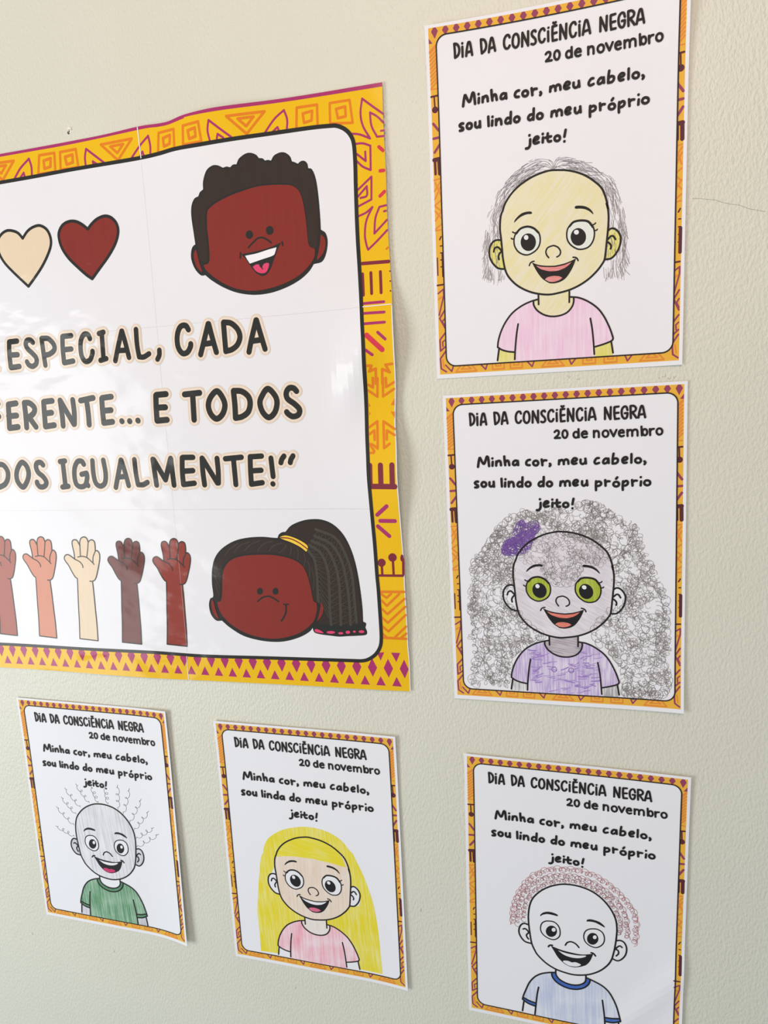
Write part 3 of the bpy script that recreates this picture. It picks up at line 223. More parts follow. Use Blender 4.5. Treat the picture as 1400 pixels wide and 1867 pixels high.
'p_orange':[[2.72,1,[-1125,2734,-1125,2734,-746,2726,-746,2726,-909,2556,-909,2556]],[2.7,1,[-1009,2697,-1009,2697,-850,2695,-850,2695,-920,2623,-920,2623]],[2.5,1,[324,2735,324,2735,690,2736,690,2736,505,2563,505,2563]],[2.48,1,[431,2702,431,2702,584,2702,584,2702,506,2630,506,2630]],[2.4,1,[1755,2764,1755,2764,2136,2757,2136,2757,1945,2587,1945,2587]],[2.39,1,[1867,2728,1867,2728,2026,2726,2026,2726,1946,2654,1946,2654]],[2.61,1,[-427,2738,-427,2738,-241,2737,-241,2737,-252,2558,-252,2558,-462,2557,-462,2557]],[2.87,1,[-380,2679,-380,2679,-292,2691,-292,2691,-306,2611,-306,2611,-380,2601,-380,2601]],[2.57,1,[-172,2734,-172,2734,20,2736,20,2736,29,2563,29,2563,-186,2566,-186,2566]],[2.82,1,[-117,2681,-117,2681,-26,2691,-26,2691,-31,2616,-31,2616,-107,2606,-107,2606]],[2.39,1,[1004,2737,1004,2737,1179,2742,1179,2742,1166,2575,1166,2575,976,2560,976,2560]],[2.63,1,[1049,2683,1049,2683,1131,2697,1131,2697,1118,2622,1118,2622,1050,2607,1050,2607]],[2.35,1,[1286,2753,1286,2753,1458,2761,1458,2761,1473,2585,1473,2585,1269,2587,1269,2587]],[2.58,1,[1335,2702,1335,2702,1417,2714,1417,2714,1415,2638,1415,2638,1344,2628,1344,2628]],[2.15,1,[2451,2746,2451,2746,2649,2742,2649,2742,2643,2563,2643,2563,2435,2567,2435,2567]],[2.37,1,[2506,2688,2506,2688,2598,2697,2598,2697,2588,2618,2588,2618,2513,2609,2513,2609]],[2.11,1,[2770,2736,2770,2736,2960,2733,2960,2733,2979,2539,2979,2539,2765,2565,2765,2565]],[2.32,1,[2828,2678,2828,2678,2916,2685,2916,2685,2916,2603,2916,2603,2842,2598,2842,2598]],[1.82,0,[3263,1436,3243,1424]],[2.5,0,[3011,386,3056,383,3056,383,3033,333,3033,333,3094,355,3094,355,3087,216]],[2.46,0,[3253,388,3189,384,3189,384,3225,313,3225,313,3155,347,3155,347,3148,213]],[2.5,0,[3060,271,3059,218]],[2.48,0,[3183,264,3183,211]],[2.29,0,[3104,267,3093,95,3093,95,3011,156]],[2.3,0,[3063,269,3055,183,3055,183,3016,210]],[2.28,0,[3156,264,3148,95,3148,95,3258,159]],[2.28,0,[3185,262,3181,180,3181,180,3259,220]],[2.34,0,[2996,-190,3080,-136,3080,-136,3073,-394,3073,-394,3023,-355,2991,-348]],[2.35,0,[2996,-255,3046,-220,3046,-220,3045,-311]],[2.31,0,[3248,-214,3141,-138,3141,-138,3137,-392,3137,-392,3194,-350]],[2.31,0,[3245,-270,3171,-225,3171,-225,3167,-311]],[2.36,0,[2993,-348,3037,-418,3037,-418,3028,-434,3028,-434,2992,-433]],[2.56,0,[3030,-1820,3269,-1812]],[2.6,0,[3042,-2300,3270,-2298]],[2.29,0,[3029,-1840,3088,-1880,3088,-1880,3135,-1837]],[2.29,0,[3033,-1909,3087,-1962,3087,-1962,3219,-1835]],[2.3,0,[3032,-1996,3089,-2049,3089,-2049,3271,-1883]],[2.31,0,[3032,-2088,3088,-2139,3088,-2139,3275,-1964]],[2.31,0,[3031,-2180,3090,-2231,3090,-2231,3276,-2049]],[2.32,0,[3034,-2263,3066,-2290]],[2.3,0,[3158,-2285,3275,-2169]],[2.3,0,[3222,-2287,3274,-2243]]],
'p_purple':[[2.34,0,[-760,2551,-673,2643,-556,2722,-556,2722,-536,2639,-542,2555]],[2.33,0,[-688,2549,-639,2594,-639,2594,-630,2549]],[2.22,0,[119,2559,121,2644,144,2721,144,2721,233,2649,349,2556]],[2.21,0,[212,2553,208,2593,208,2593,265,2553]],[2.15,0,[664,2559,775,2657,882,2731,882,2731,895,2640,886,2559]],[2.14,0,[754,2550,799,2599,799,2599,811,2556]],[1.99,0,[1563,2583,1551,2669,1571,2756,1571,2756,1672,2672,1788,2579]],[1.98,0,[1639,2586,1651,2624,1651,2624,1706,2584]],[1.92,0,[2122,2572,2226,2679,2326,2743,2326,2743,2351,2660,2341,2567]],[1.91,0,[2202,2574,2252,2607,2252,2607,2263,2576]],[1.82,0,[2959,2450,3040,2431,3136,2383,3136,2383,3074,2499,3057,2606,3078,2725,3078,2725,3170,2648,3268,2568]],[1.78,0,[3267,2496,3209,2557,3145,2600,3145,2600,3154,2487,3201,2388,3201,2388,3266,2385]],[1.79,0,[3269,2431,3239,2432]],[1.83,0,[2995,2358,3066,2352,3135,2322,3135,2322,3128,2116,3128,2116,3055,2156,3001,2210]],[1.83,0,[3005,2270,3085,2199,3085,2199,3084,2279]],[1.85,0,[2995,1962,3132,2059,3132,2059,3122,1865,3122,1865,2989,1820]],[1.86,0,[2997,1907,3084,1984,3084,1984,3080,1904,3019,1891]],[1.83,0,[2995,1738,3068,1760,3128,1799,3128,1799,3065,1690,3044,1570,3054,1481,3068,1435,3068,1435,3151,1497,3258,1585]],[1.8,0,[3258,1798,3194,1792,3194,1792,3151,1698,3135,1569,3135,1569,3259,1672]],[1.8,0,[3254,1751,3235,1749]],[2.54,0,[3007,957,3199,954]],[2.55,0,[3004,866,3200,859]],[2.56,0,[3005,770,3200,767]],[2.64,0,[3132,681,3200,614]],[2.68,0,[3009,530,3071,482]],[3.96,0,[3034,-1040,3134,-953]],[3.96,0,[3062,-1100,3210,-1100]],[3.97,0,[3035,-1155,3146,-1253]]],
'p_red':[[3.05,0,[3214,2301,3250,2265]],[3.08,0,[3216,2097,3250,2096]],[3.1,0,[3205,1884,3248,1916]],[4.76,0,[3026,663,3166,522]]],
'p_maroon':[[3.16,0,[3006,1319,3259,1311]],[2.79,0,[3084,1229,3084,1041]],[2.77,0,[3176,1229,3176,1039]],[2.8,0,[3003,1226,3003,1034]],[1.47,0,[3267,1225,3268,1224]],[1.47,0,[3266,1136,3267,1135]],[1.48,0,[3266,1047,3267,1046]],[4.24,0,[2989,-551,2984,-734]],[5.23,0,[3093,-553,3089,-740]],[5.19,0,[3208,-552,3204,-738]],[5.3,0,[2999,-758,3227,-759]],[2.44,0,[3054,-1523,3055,-1640]],[2.42,0,[3170,-1468,3172,-1638]],[2.4,0,[3275,-1484,3271,-1636]],[2.46,0,[3024,-1654,3265,-1649]]],
'p_orangefill':[[0,1,[3220,13,3220,13,3258,71,3258,71,3257,7,3257,7]],[0,1,[3217,-51,3217,-51,3257,-51,3257,-51,3253,-113,3253,-113]],[0,1,[3005,43,3005,43,3022,10,3022,10,3003,3,3003,3]],[0,1,[3003,-46,3003,-46,3019,-55,3019,-55,3001,-82,3001,-82]]],
'p_maroonfill':[[0,1,[3095,-1523,3091,-1541,3078,-1555,3061,-1563,3042,-1564,3026,-1556,3015,-1542,3012,-1524,3017,-1506,3029,-1491,3046,-1483,3065,-1483,3081,-1491,3092,-1505]],[0,1,[3211,-1467,3206,-1486,3193,-1501,3175,-1510,3156,-1510,3139,-1502,3128,-1487,3124,-1469,3129,-1450,3142,-1435,3160,-1426,3179,-1426,3196,-1434,3207,-1449]],[0,1,[3280,-1471,3277,-1486,3272,-1499,3266,-1506,3258,-1506,3252,-1499,3248,-1487,3247,-1471,3250,-1456,3255,-1443,3261,-1436,3269,-1436,3275,-1443,3279,-1455]]],
'p_purplefill':[[0,1,[2960,-2463,2960,-2463,3035,-2454,3035,-2454,2993,-2546,2993,-2546]],[0,1,[3107,-2453,3107,-2453,3201,-2452,3201,-2452,3158,-2550,3158,-2550]]],
'b_hairfore':[[0,1,[728,1419,907,1326,1169,1300,1339,1382,1456,1490,1498,1544,1388,1600,1252,1583,1181,1750,1040,1808,900,1717,831,1605,688,1569]]],
'a_part':[[0.23,0,[1061,1280,1039,1220,985,1194,903,1184]],[0.23,0,[1061,1280,1057,1232,1021,1201]],[0.23,0,[1065,1276,1075,1217,1111,1191]],[0.23,0,[1070,1281,1102,1238,1164,1237,1253,1267]],[0.23,0,[1065,1281,1128,1259,1200,1277,1271,1312]],[0.23,0,[1056,1280,984,1231,902,1237,819,1279]],[0.23,0,[1056,1284,966,1246,865,1276]],[0.23,0,[1063,1280,1093,1219,1164,1207]],[0.23,0,[1058,1275,1002,1216,921,1209,838,1237]]]}
"""
D = eval(DATA)

# ------------------------------------------------------------------ geometry helpers (all flat work in millimetres)
def split(flat):
    pts, cor = [], []
    for i in range(0, len(flat), 2):
        q = (flat[i] / 10.0, flat[i + 1] / 10.0)
        if pts and pts[-1] == q: cor[-1] = True
        else: pts.append(q); cor.append(False)
    return pts, cor

def smooth(pts, cor, closed, step=1.2):
    """Catmull-Rom through the points, sharp at the corners -> dense points, indices of corners"""
    n = len(pts); out = []; ci = []
    if n < 3 and not closed: 
        cor = [True] * n
    for i in range(n if closed else n - 1):
        p1, p2 = pts[i], pts[(i + 1) % n]
        c1, c2 = cor[i], cor[(i + 1) % n]
        p0 = pts[i - 1] if (closed or i > 0) and not c1 else (2 * p1[0] - p2[0], 2 * p1[1] - p2[1])
        p3 = pts[(i + 2) % n] if (closed or i + 2 < n) and not c2 else (2 * p2[0] - p1[0], 2 * p2[1] - p1[1])
        L = math.hypot(p2[0] - p1[0], p2[1] - p1[1])
        straight = c1 and c2
        k = max(1, int(L / (6.0 if straight else step)) + (0 if straight else 1))
        if c1: ci.append(len(out))
        for j in range(k):
            t = j / k; q = []
            for a in (0, 1):
                q.append(0.5 * (2 * p1[a] + (p2[a] - p0[a]) * t + (2 * p0[a] - 5 * p1[a] + 4 * p2[a] - p3[a]) * t * t + (3 * p1[a] - p0[a] - 3 * p2[a] + p3[a]) * t ** 3))
            out.append(tuple(q))
    if not closed: out.append(pts[-1])
    return out, ci

BOLD = {'heading': 1.2, 'date': 1.4, 'caption': 1.13, 'word_o': 1.13, 'word_a': 1.13, 'g_head': 1.38, 'g_body': 1.3, 'g_nose': 1.25, 'g_dimple': 1.2, 'b_head': 1.35, 'b_body': 1.28, 'b_nose': 1.35, 'b_dimple': 1.3}

class MB:
    """collects flat shapes at layers above a sheet; build() lays them on the sheet's surface as one mesh"""
    def __init__(s): s.v = []; s.f = []; s.m = []; s.mats = []
    def mi(s, m):
        if m not in s.mats: s.mats.append(m)
        return s.mats.index(m)
    def tri(s, pts, lay, mat):
        i = len(s.v); k = s.mi(mat); s.v += [(x, y, lay) for x, y in pts]
        for t in tessellate_polygon([[Vector((x, y, 0)) for x, y in pts]]):
            s.f.append(tuple(i + a for a in t)); s.m.append(k)
    def rect(s, x0, y0, x1, y1, lay, mat): s.tri([(x0, y0), (x1, y0), (x1, y1), (x0, y1)], lay, mat)
    def fill(s, name, lay, mat, only=None, off=(0, 0)):
        for k, (w_, c, fl) in enumerate(D[name]):
            if only is not None and k != only: continue
            p, cr = split(fl); q, _ = smooth(p, cr, True); s.tri([(x + off[0], y + off[1]) for x, y in q], lay, mat)
    def ribbon(s, q, w, lay, mat, closed=False, rise=0.0):
        s.count = getattr(s, 'count', 0) + 1; lay = lay + 0.016 * (s.count % 55)      # each stroke a hair above the one before
        n = len(q); k = s.mi(mat); b = len(s.v)
        if n == 1: q = [q[0], (q[0][0] + .01, q[0][1])]; n = 2
        for i in range(n):
            a = q[i - 1] if (i > 0 or closed) else q[i]; c = q[(i + 1) % n] if (i < n - 1 or closed) else q[i]
            dx, dy = c[0] - a[0], c[1] - a[1]; L = math.hypot(dx, dy) or 1; nx, ny = -dy / L * w / 2, dx / L * w / 2
            s.v += [(q[i][0] + nx, q[i][1] + ny, lay + rise * i), (q[i][0] - nx, q[i][1] - ny, lay + rise * i)]
        for i in range(n if closed else n - 1):
            j = (i + 1) % n
            s.f.append((b + 2 * i, b + 2 * i + 1, b + 2 * j + 1, b + 2 * j)); s.m.append(k)
        if not closed and w > 0.4:
            for i, (p, r) in enumerate(((q[0], q[1]), (q[-1], q[-2]))):
                a0 = math.atan2(p[1] - r[1], p[0] - r[0]); e = len(s.v); m_ = 7
                for t in range(m_ + 1):
                    a = a0 - math.pi / 2 + math.pi * t / m_
                    s.v.append((p[0] + math.cos(a) * w / 2, p[1] + math.sin(a) * w / 2, lay))
                s.f.append(tuple(range(e, e + m_ + 1))); s.m.append(k)
    def line(s, fl, w, lay, mat, closed=False, off=(0, 0)):
        p, cr = split(fl); q, ci = smooth(p, cr, closed, 0.8); q = [(x + off[0], y + off[1]) for x, y in q]
        if not ci: s.ribbon(q, w, lay, mat, closed); return
        if closed: q = q[ci[0]:] + q[:ci[0]] + [q[ci[0]]]; ci = [c - ci[0] for c in ci] + [len(q) - 1]
        else: ci = sorted(set([0] + ci + [len(q) - 1]))
        for a, b in zip(ci, ci[1:]):
            if b > a: s.ribbon(q[a:b + 1], w, lay, mat)
    def lines(s, name, lay, mat, grow=0.0, off=(0, 0)):
        for w_, c, fl in D[name]: s.line(fl, w_ * BOLD.get(name, 1) + grow, lay, mat, bool(c), off)
    def xy(s, pts, w, lay, mat, closed=False):
        fl = [];
        for x, y in pts: fl += [x * 10, y * 10, x * 10, y * 10]
        s.line(fl, w, lay, mat, closed)
    def build(s, name, parent, surf, grid=8.0, cut=True, solid=0.0, label=None):
        me = bpy.data.meshes.new(name)
        bm = bmesh.new(); vs = [bm.verts.new(v) for v in s.v]
        for f, m in zip(s.f, s.m):
            try: fc = bm.faces.new([vs[i] for i in f]); fc.material_index = m
            except ValueError: pass
        if cut and s.v:
            for ax in (0, 1):
                lo = min(v[ax] for v in s.v); hi = max(v[ax] for v in s.v)
                k = math.floor(lo / grid) + 1
                while k * grid < hi:
                    co = [0, 0, 0]; no = [0, 0, 0]; co[ax] = k * grid; no[ax] = 1
                    bmesh.ops.bisect_plane(bm, geom=bm.verts[:] + bm.edges[:] + bm.faces[:], dist=1e-4, plane_co=co, plane_no=no)
                    k += 1
        for v in bm.verts:
            v.co = surf(v.co.x, v.co.y, v.co.z)
        bm.normal_update()
        for f in bm.faces:
            if f.normal.y > 0: f.normal_flip()
        bm.to_mesh(me); bm.free()
        for m in s.mats: me.materials.append(m)
        o = bpy.data.objects.new(name, me); COL.objects.link(o); o.parent = parent
        if solid:
            md = o.modifiers.new('thickness', 'SOLIDIFY'); md.thickness = solid; md.offset = -1
        if label: o['label'] = label
        return o

LAY = 0.00005     # spacing between printed / drawn layers (m)

def inside(p, poly):
    c = False; n = len(poly); x, y = p
    for i in range(n):
        x1, y1 = poly[i]; x2, y2 = poly[i - 1]
        if (y1 > y) != (y2 > y) and x < (x2 - x1) * (y - y1) / (y2 - y1) + x1: c = not c
    return c

def poly(name, k=0):
    p, cr = split(D[name][k][2]); return smooth(p, cr, True)[0]

# ------------------------------------------------------------------ the wall
bm = bmesh.new(); bmesh.ops.create_cube(bm, size=1)
for v in bm.verts: v.co = (v.co.x * 4.4 - 0.2, v.co.y * 0.12 + 0.06, v.co.z * 2.8 + 1.4)
me = bpy.data.meshes.new('wall_back'); bm.to_mesh(me); bm.free(); me.materials.append(wall_paint())
wall = bpy.data.objects.new('wall_back', me); COL.objects.link(wall); wall['kind'] = 'structure'; wall['label'] = 'cream painted plaster wall with fine orange peel texture'

def wsurf(x, y, l): return Vector((x / 1000, -0.0001 - l * LAY, y / 1000 + EYE))
def wall_marks():
    dark = ink('hole_dark', srgb(70, 60, 50)); chip = ink('bare_plaster', srgb(250, 247, 238)); line = ink('crack_line', srgb(176, 170, 152)); pm = ink('pencil_mark', srgb(150, 146, 134))
    # the small hole with a chip of plaster raised above it
    bm = bmesh.new(); rnd = random.Random(5)
    cx, cz = -0.4045, EYE + 0.3515
    ring = []
    for r, dy in ((0.0031, 0.0), (0.0024, -0.0009), (0.0016, -0.0005), (0.0012, -0.0001)):
        ring.append([bm.verts.new((cx + r * 0.8 * math.cos(a) * rnd.uniform(.8, 1.2) + .0008, -0.0001 + dy * (1.3 if math.sin(a) > -.2 else .2), cz + 0.0012 + r * math.sin(a) * rnd.uniform(.8, 1.25))) for a in [2 * math.pi * i / 14 for i in range(14)]])
    for a, b in zip(ring, ring[1:]):
        for i in range(14): bm.faces.new((a[i], a[(i + 1) % 14], b[(i + 1) % 14], b[i]))
    me = bpy.data.meshes.new('plaster_chip'); bmesh.ops.recalc_face_normals(bm, faces=bm.faces[:]); bm.to_mesh(me); bm.free(); me.materials.append(chip)
    o = bpy.data.objects.new('plaster_chip', me); COL.objects.link(o); o.parent = wall; o['label'] = 'white chip of bare plaster around the nail hole'
    b = MB(); b.tri([(-405.2 + 1.5 * math.cos(a) * rnd.uniform(.7, 1.1), 351.0 + 1.9 * math.sin(a) * rnd.uniform(.8, 1.1)) for a in [2 * math.pi * i / 12 for i in range(12)]], 3, dark)
    b.build('nail_hole', wall, wsurf, cut=False, label='small dark nail hole above the poster')
    b = MB()
    for pts in ([(182, 215), (188, 214.2), (193.5, 212.8), (199, 211.8), (205, 209), (210, 207.4), (217, 205.6), (224, 202), (236, 198.4)],):
        b.ribbon(pts, 0.28, 1, line)
    b.build('hairline_crack', wall, wsurf, cut=False)
    b = MB()
    for x, y in ((158, 73.2), (162, 74.6), (166, 72), (170, 73), (92, 76), (84, 78)):
        b.ribbon([(x + rnd.uniform(-1, 1), y + rnd.uniform(-1.5, 1.5)), (x + 1 + rnd.uniform(-1, 1), y - 1), (x + 2.3, y + rnd.uniform(-1, 1.6))], 0.22, 1, pm)
    for x, y in ((-223, -600), (-203, -560), (-70, -472), (-596, -598), (-470, -600), (-120, -640), (130, -200), (190, -330), (170, -160), (-250, -565)):
        b.ribbon([(x, y), (x + rnd.uniform(-2, 2), y - rnd.uniform(1, 4))], 0.4, 1, pm)
    b.build('scuff_mark', wall, wsurf, cut=False)
wall_marks()

# ------------------------------------------------------------------ the big poster
def psurf(x, y, l):
    z = 1.2
    if x > 235:                                   # right edge comes away from the wall between its taped corners
        u = (x - 235) / 93.0
        lift = u * u * (10.0 * math.exp(-((y - 62) / 40.0) ** 2) + 10.0 * math.exp(-((y + 62) / 52.0) ** 2) + 1.5 * math.exp(-((y - 190) / 50.0) ** 2) + 2.0 * math.exp(-((y + 190) / 45.0) ** 2))
        z += lift; x += 0.2 * lift                # the slack pushes the edge outwards a little as it lifts
    z += 5.0 * math.exp(-((x - 160) / 55.0) ** 2) * math.exp(-((285 - y) / 60.0) ** 2)      # bulge of the top edge beside the seam
    z += 5.0 * math.exp(-((x - 291 - (y - 36) * 0.32) / 18.0) ** 2 - ((y - 38) / 40.0) ** 2)  # crease that catches the window
    z += 1.0 * math.sin(x / 44.0 + y / 60.0) * math.exp(-((x + 90) / 190.0) ** 2) + 1.0
    return Vector((x / 1000, -z / 1000 - l * 0.00009, y / 1000))
pr = bpy.data.objects.new('poster', None); COL.objects.link(pr); pr.location = (-0.4, 0, EYE + 0.06)
pr['label'] = 'large glossy poster with yellow patterned border, two cartoon heads and big black lettering'
pr['category'] = 'poster'; 

def clip(pts, x0, y0, x1, y1):
    for ax, lim, sg in ((0, x0, 1), (0, x1, -1), (1, y0, 1), (1, y1, -1)):
        out = []
        for i in range(len(pts)):
            a, b = pts[i - 1], pts[i]; da, db = (a[ax] - lim) * sg, (b[ax] - lim) * sg
            if (da >= 0) != (db >= 0):
                t = da / (da - db); out.append((a[0] + (b[0] - a[0]) * t, a[1] + (b[1] - a[1]) * t))
            if db >= 0: out.append(b)
        pts = out
    return pts

def build_poster():
    g = dict(gloss=True)
    W_ = ink('poster_white', srgb(236, 235, 238), grain=.012, **g); Y = ink('poster_yellow', srgb(239, 190, 2), grain=.03, **g)
    MG = ink('poster_magenta', srgb(172, 48, 108), **g); OR = ink('poster_orange', srgb(230, 128, 24), **g); MR = ink('poster_maroon', srgb(128, 40, 56), **g); RD = ink('poster_red', srgb(216, 56, 78), **g)
    BK = ink('poster_black', srgb(40, 40, 36), grain=.1, **g); SK = ink('poster_skin', srgb(136, 44, 34), grain=.09, gs=260, **g); HB = ink('poster_hair', srgb(54, 41, 34), grain=.14, gs=260, **g)
    CR = ink('poster_cream', srgb(232, 212, 182), grain=.03, **g); HL1 = ink('poster_halo_outer', srgb(227, 212, 194), grain=.02, **g); HL2 = ink('poster_halo_inner', srgb(240, 222, 202), grain=.02, **g)
    PK = ink('poster_pink', srgb(226, 70, 112), **g); OL = ink('poster_outline', srgb(58, 50, 44), **g); BR = ink('poster_braid', srgb(70, 66, 58), grain=.1, **g)
    S = lambda b, n, par=pr, **k: b.build(n, par, psurf, 6.0, **k)
    pap = poly('p_paper')
    xs = (-430, -180, 76.4, 340); ys = (-300, -98.2, 92.6, 300)
    for i in range(3):
        for j in range(3):
            b = MB(); q = clip(pap, xs[i] + .05, ys[j] + .05, xs[i + 1] - .05, ys[j + 1] - .05); b.tri(q, 0, W_); S(b, 'paper_sheet', solid=0.00025)
    # patterned border
    b = MB()
    inset = [(x - (1.0 if x > 300 and y < 92 else 0.0), y) for x, y in pap]
    b.tri(inset, 1, Y)
    b.fill('p_magenta', 2, MG)
    for n, m in (('p_orange', OR), ('p_purple', MG), ('p_red', RD), ('p_maroon', MR)): b.lines(n, 2, m)
    for n, m in (('p_orangefill', OR), ('p_maroonfill', MR), ('p_purplefill', MG)): b.fill(n, 2, m)
    k = 0; x = 323.9
    while x > -415:
        yc = -262.0 - (324 - x) * 0.0112
        if x > 318: b.tri([(x, yc + 10), (x + 4.3, yc), (x, yc - 10), (x - 4.9, yc)], 2, MG)
        else: b.tri([(x, yc + 10), (x + 4.9, yc), (x, yc - 10), (x - 4.9, yc)], 2, MG)
        xt = x - 8.6; yt = -271.0 - (324 - x) * 0.0100
        b.tri([(xt, yt), (xt - 5, yt - 10), (xt + 5, yt - 10)], 2, MG)
        x -= 16.83
    bd = S(b, 'printed_border')
    b = MB(); b.fill('p_panel', 3, W_); S(b, 'white_panel')
    b = MB(); b.lines('p_frame', 4, BK); S(b, 'frame_line')
    # joins between the printed pages
    b = MB()
    b.xy([(77.0, 282.6), (77.6, 254.5)], 1.1, 5, W_); b.xy([(75.1, -262.8), (75.1, -289.6)], 0.7, 5, W_); b.xy([(299.5, 92.7), (327.0, 92.5)], 0.9, 5, W_)
    SM = ink('seam_grey', srgb(214, 213, 214), gloss=True)
    b.xy([(77.4, 251), (76.4, -258)], 0.18, 5, SM); b.xy([(-390, 91), (40, 92), (296, 92.6)], 0.2, 5, SM); b.xy([(-390, -98), (296, -98.2)], 0.3, 5, SM)
    S(b, 'page_seam')
    # hearts
    for n, c, lab in (('L', CR, 'cream heart with black outline'), ('R', SK, 'reddish brown heart with black outline')):
        b = MB(); b.fill('p_heart' + n, 5, c); h = S(b, 'heart', label=lab)
        b = MB(); b.lines('p_heart%so' % n, 6, BK); S(b, 'heart_outline', h)
    # lettering, each line with its cream halo
    for n in ('p_t1', 'p_t2', 'p_t3'):
        b = MB(); b.lines(n, 8, BK); t = S(b, 'lettering_line', cut=False)
        b = MB(); b.lines(n, 5, HL1, 6.6); b.lines(n, 6, HL2, 4.0); S(b, 'letter_halo', t, cut=False)
    # raised hands
    cols = ((170, 92, 76, 'brick brown'), (214, 140, 112, 'salmon'), (233, 211, 180, 'pale cream'), (112, 56, 48, 'dark brown'), (146, 56, 42, 'reddish brown'))
    for (dx, dy), c in zip(D['p_handpos'], cols):
        m = ink('poster_' + c[3].replace(' ', '_'), srgb(*c[:3]), grain=.04, gloss=True)
        b = MB(); b.fill('p_hand', 5, m, off=(dx, dy)); h = S(b, 'raised_hand', label=c[3] + ' raised hand and forearm')
        b = MB(); b.lines('p_hando', 6, OL, off=(dx, dy)); S(b, 'hand_outline', h)
    # boy's head
    b = MB(); b.fill('p_bsil', 5, BK); h = S(b, 'boy_head', label='smiling boy head with short curly dark hair')
    for n, k_, m, ly in (('p_bhair', 'hair', HB, 6), ('p_bface', 'face', SK, 7)):
        b = MB(); b.fill(n, ly, m); S(b, k_, h)
    for k in (0, 1):
        b = MB(); b.fill('p_bear', 7, SK, k); S(b, 'ear', h)
        b = MB(); b.fill('p_beye', 8, BK, k); S(b, 'eye', h)
    b = MB(); b.lines('p_bnose', 8, BK); S(b, 'nose', h)
    b = MB(); b.fill('p_bmouth', 8, BK); b.lines('p_btick', 8, BK); b.fill('p_bteeth', 9, ink('tooth_white', srgb(246, 244, 246), gloss=True)); b.fill('p_btongue', 9, PK); b.lines('p_btongueline', 10, BK); S(b, 'mouth', h)
    # girl's head
    b = MB(); b.fill('p_gsil', 5, BK); h = S(b, 'girl_head', label='girl head with long braided ponytail')
    b = MB(); b.fill('p_ghair', 6, HB); b.lines('p_streak', 7, BR); S(b, 'hair', h)
    b = MB(); b.fill('p_gtail', 6, HB); b.lines('p_braid', 8, BR)
    lat = [split(s[2])[0] for s in D['p_braid']]
    dense = []
    for w_, c, fl in D['p_braid']:
        p, cr = split(fl); dense.append(smooth(p, cr, False, 1.5)[0])
    for A, B in zip(dense, dense[1:]):
        n = 15
        for i in range(n):
            pa = A[int(i / n * (len(A) - 1))]; pb = B[int((i + .5) / n * (len(B) - 1))]; pc = A[int((i + 1) / n * (len(A) - 1))]
            b.ribbon([pa, pb, pc], 0.9, 7, BR)
    S(b, 'ponytail', h)
    for k in range(6):
        b = MB(); b.fill('p_bead', 9, PK, k); S(b, 'hair_bead', h)
    b = MB(); b.fill('p_gface', 7, SK); S(b, 'face', h)
    for k in (0, 1):
        b = MB(); b.fill('p_gear', 9, SK, k); S(b, 'ear', h)
        b = MB(); b.fill('p_geye', 9, BK, k); S(b, 'eye', h)
    b = MB(); b.lines('p_gnose', 9, BK); S(b, 'nose', h)
    b = MB(); b.lines('p_gmouth', 9, BK); S(b, 'mouth', h)
    b = MB(); b.fill('p_gtie', 9, ink('tie_yellow', srgb(246, 206, 70), gloss=True)); b.lines('p_gtiestripe', 10, ink('tie_red', srgb(130, 30, 36), gloss=True)); S(b, 'hair_tie', h)
build_poster()

# ------------------------------------------------------------------ the five coloured-in sheets
PAPER = ink('sheet_paper', srgb(238, 238, 242), grain=.01, gs=90, rough=.55, spec=.3)
INK = ink('sheet_ink', srgb(30, 28, 28), grain=.1)
SY = ink('sheet_yellow', srgb(236, 180, 62), grain=.03); SP = ink('sheet_purple', srgb(150, 66, 96), grain=.05); SO = ink('sheet_orange', srgb(230, 140, 60), grain=.05); SM_ = ink('sheet_maroon', srgb(92, 40, 48), grain=.05)

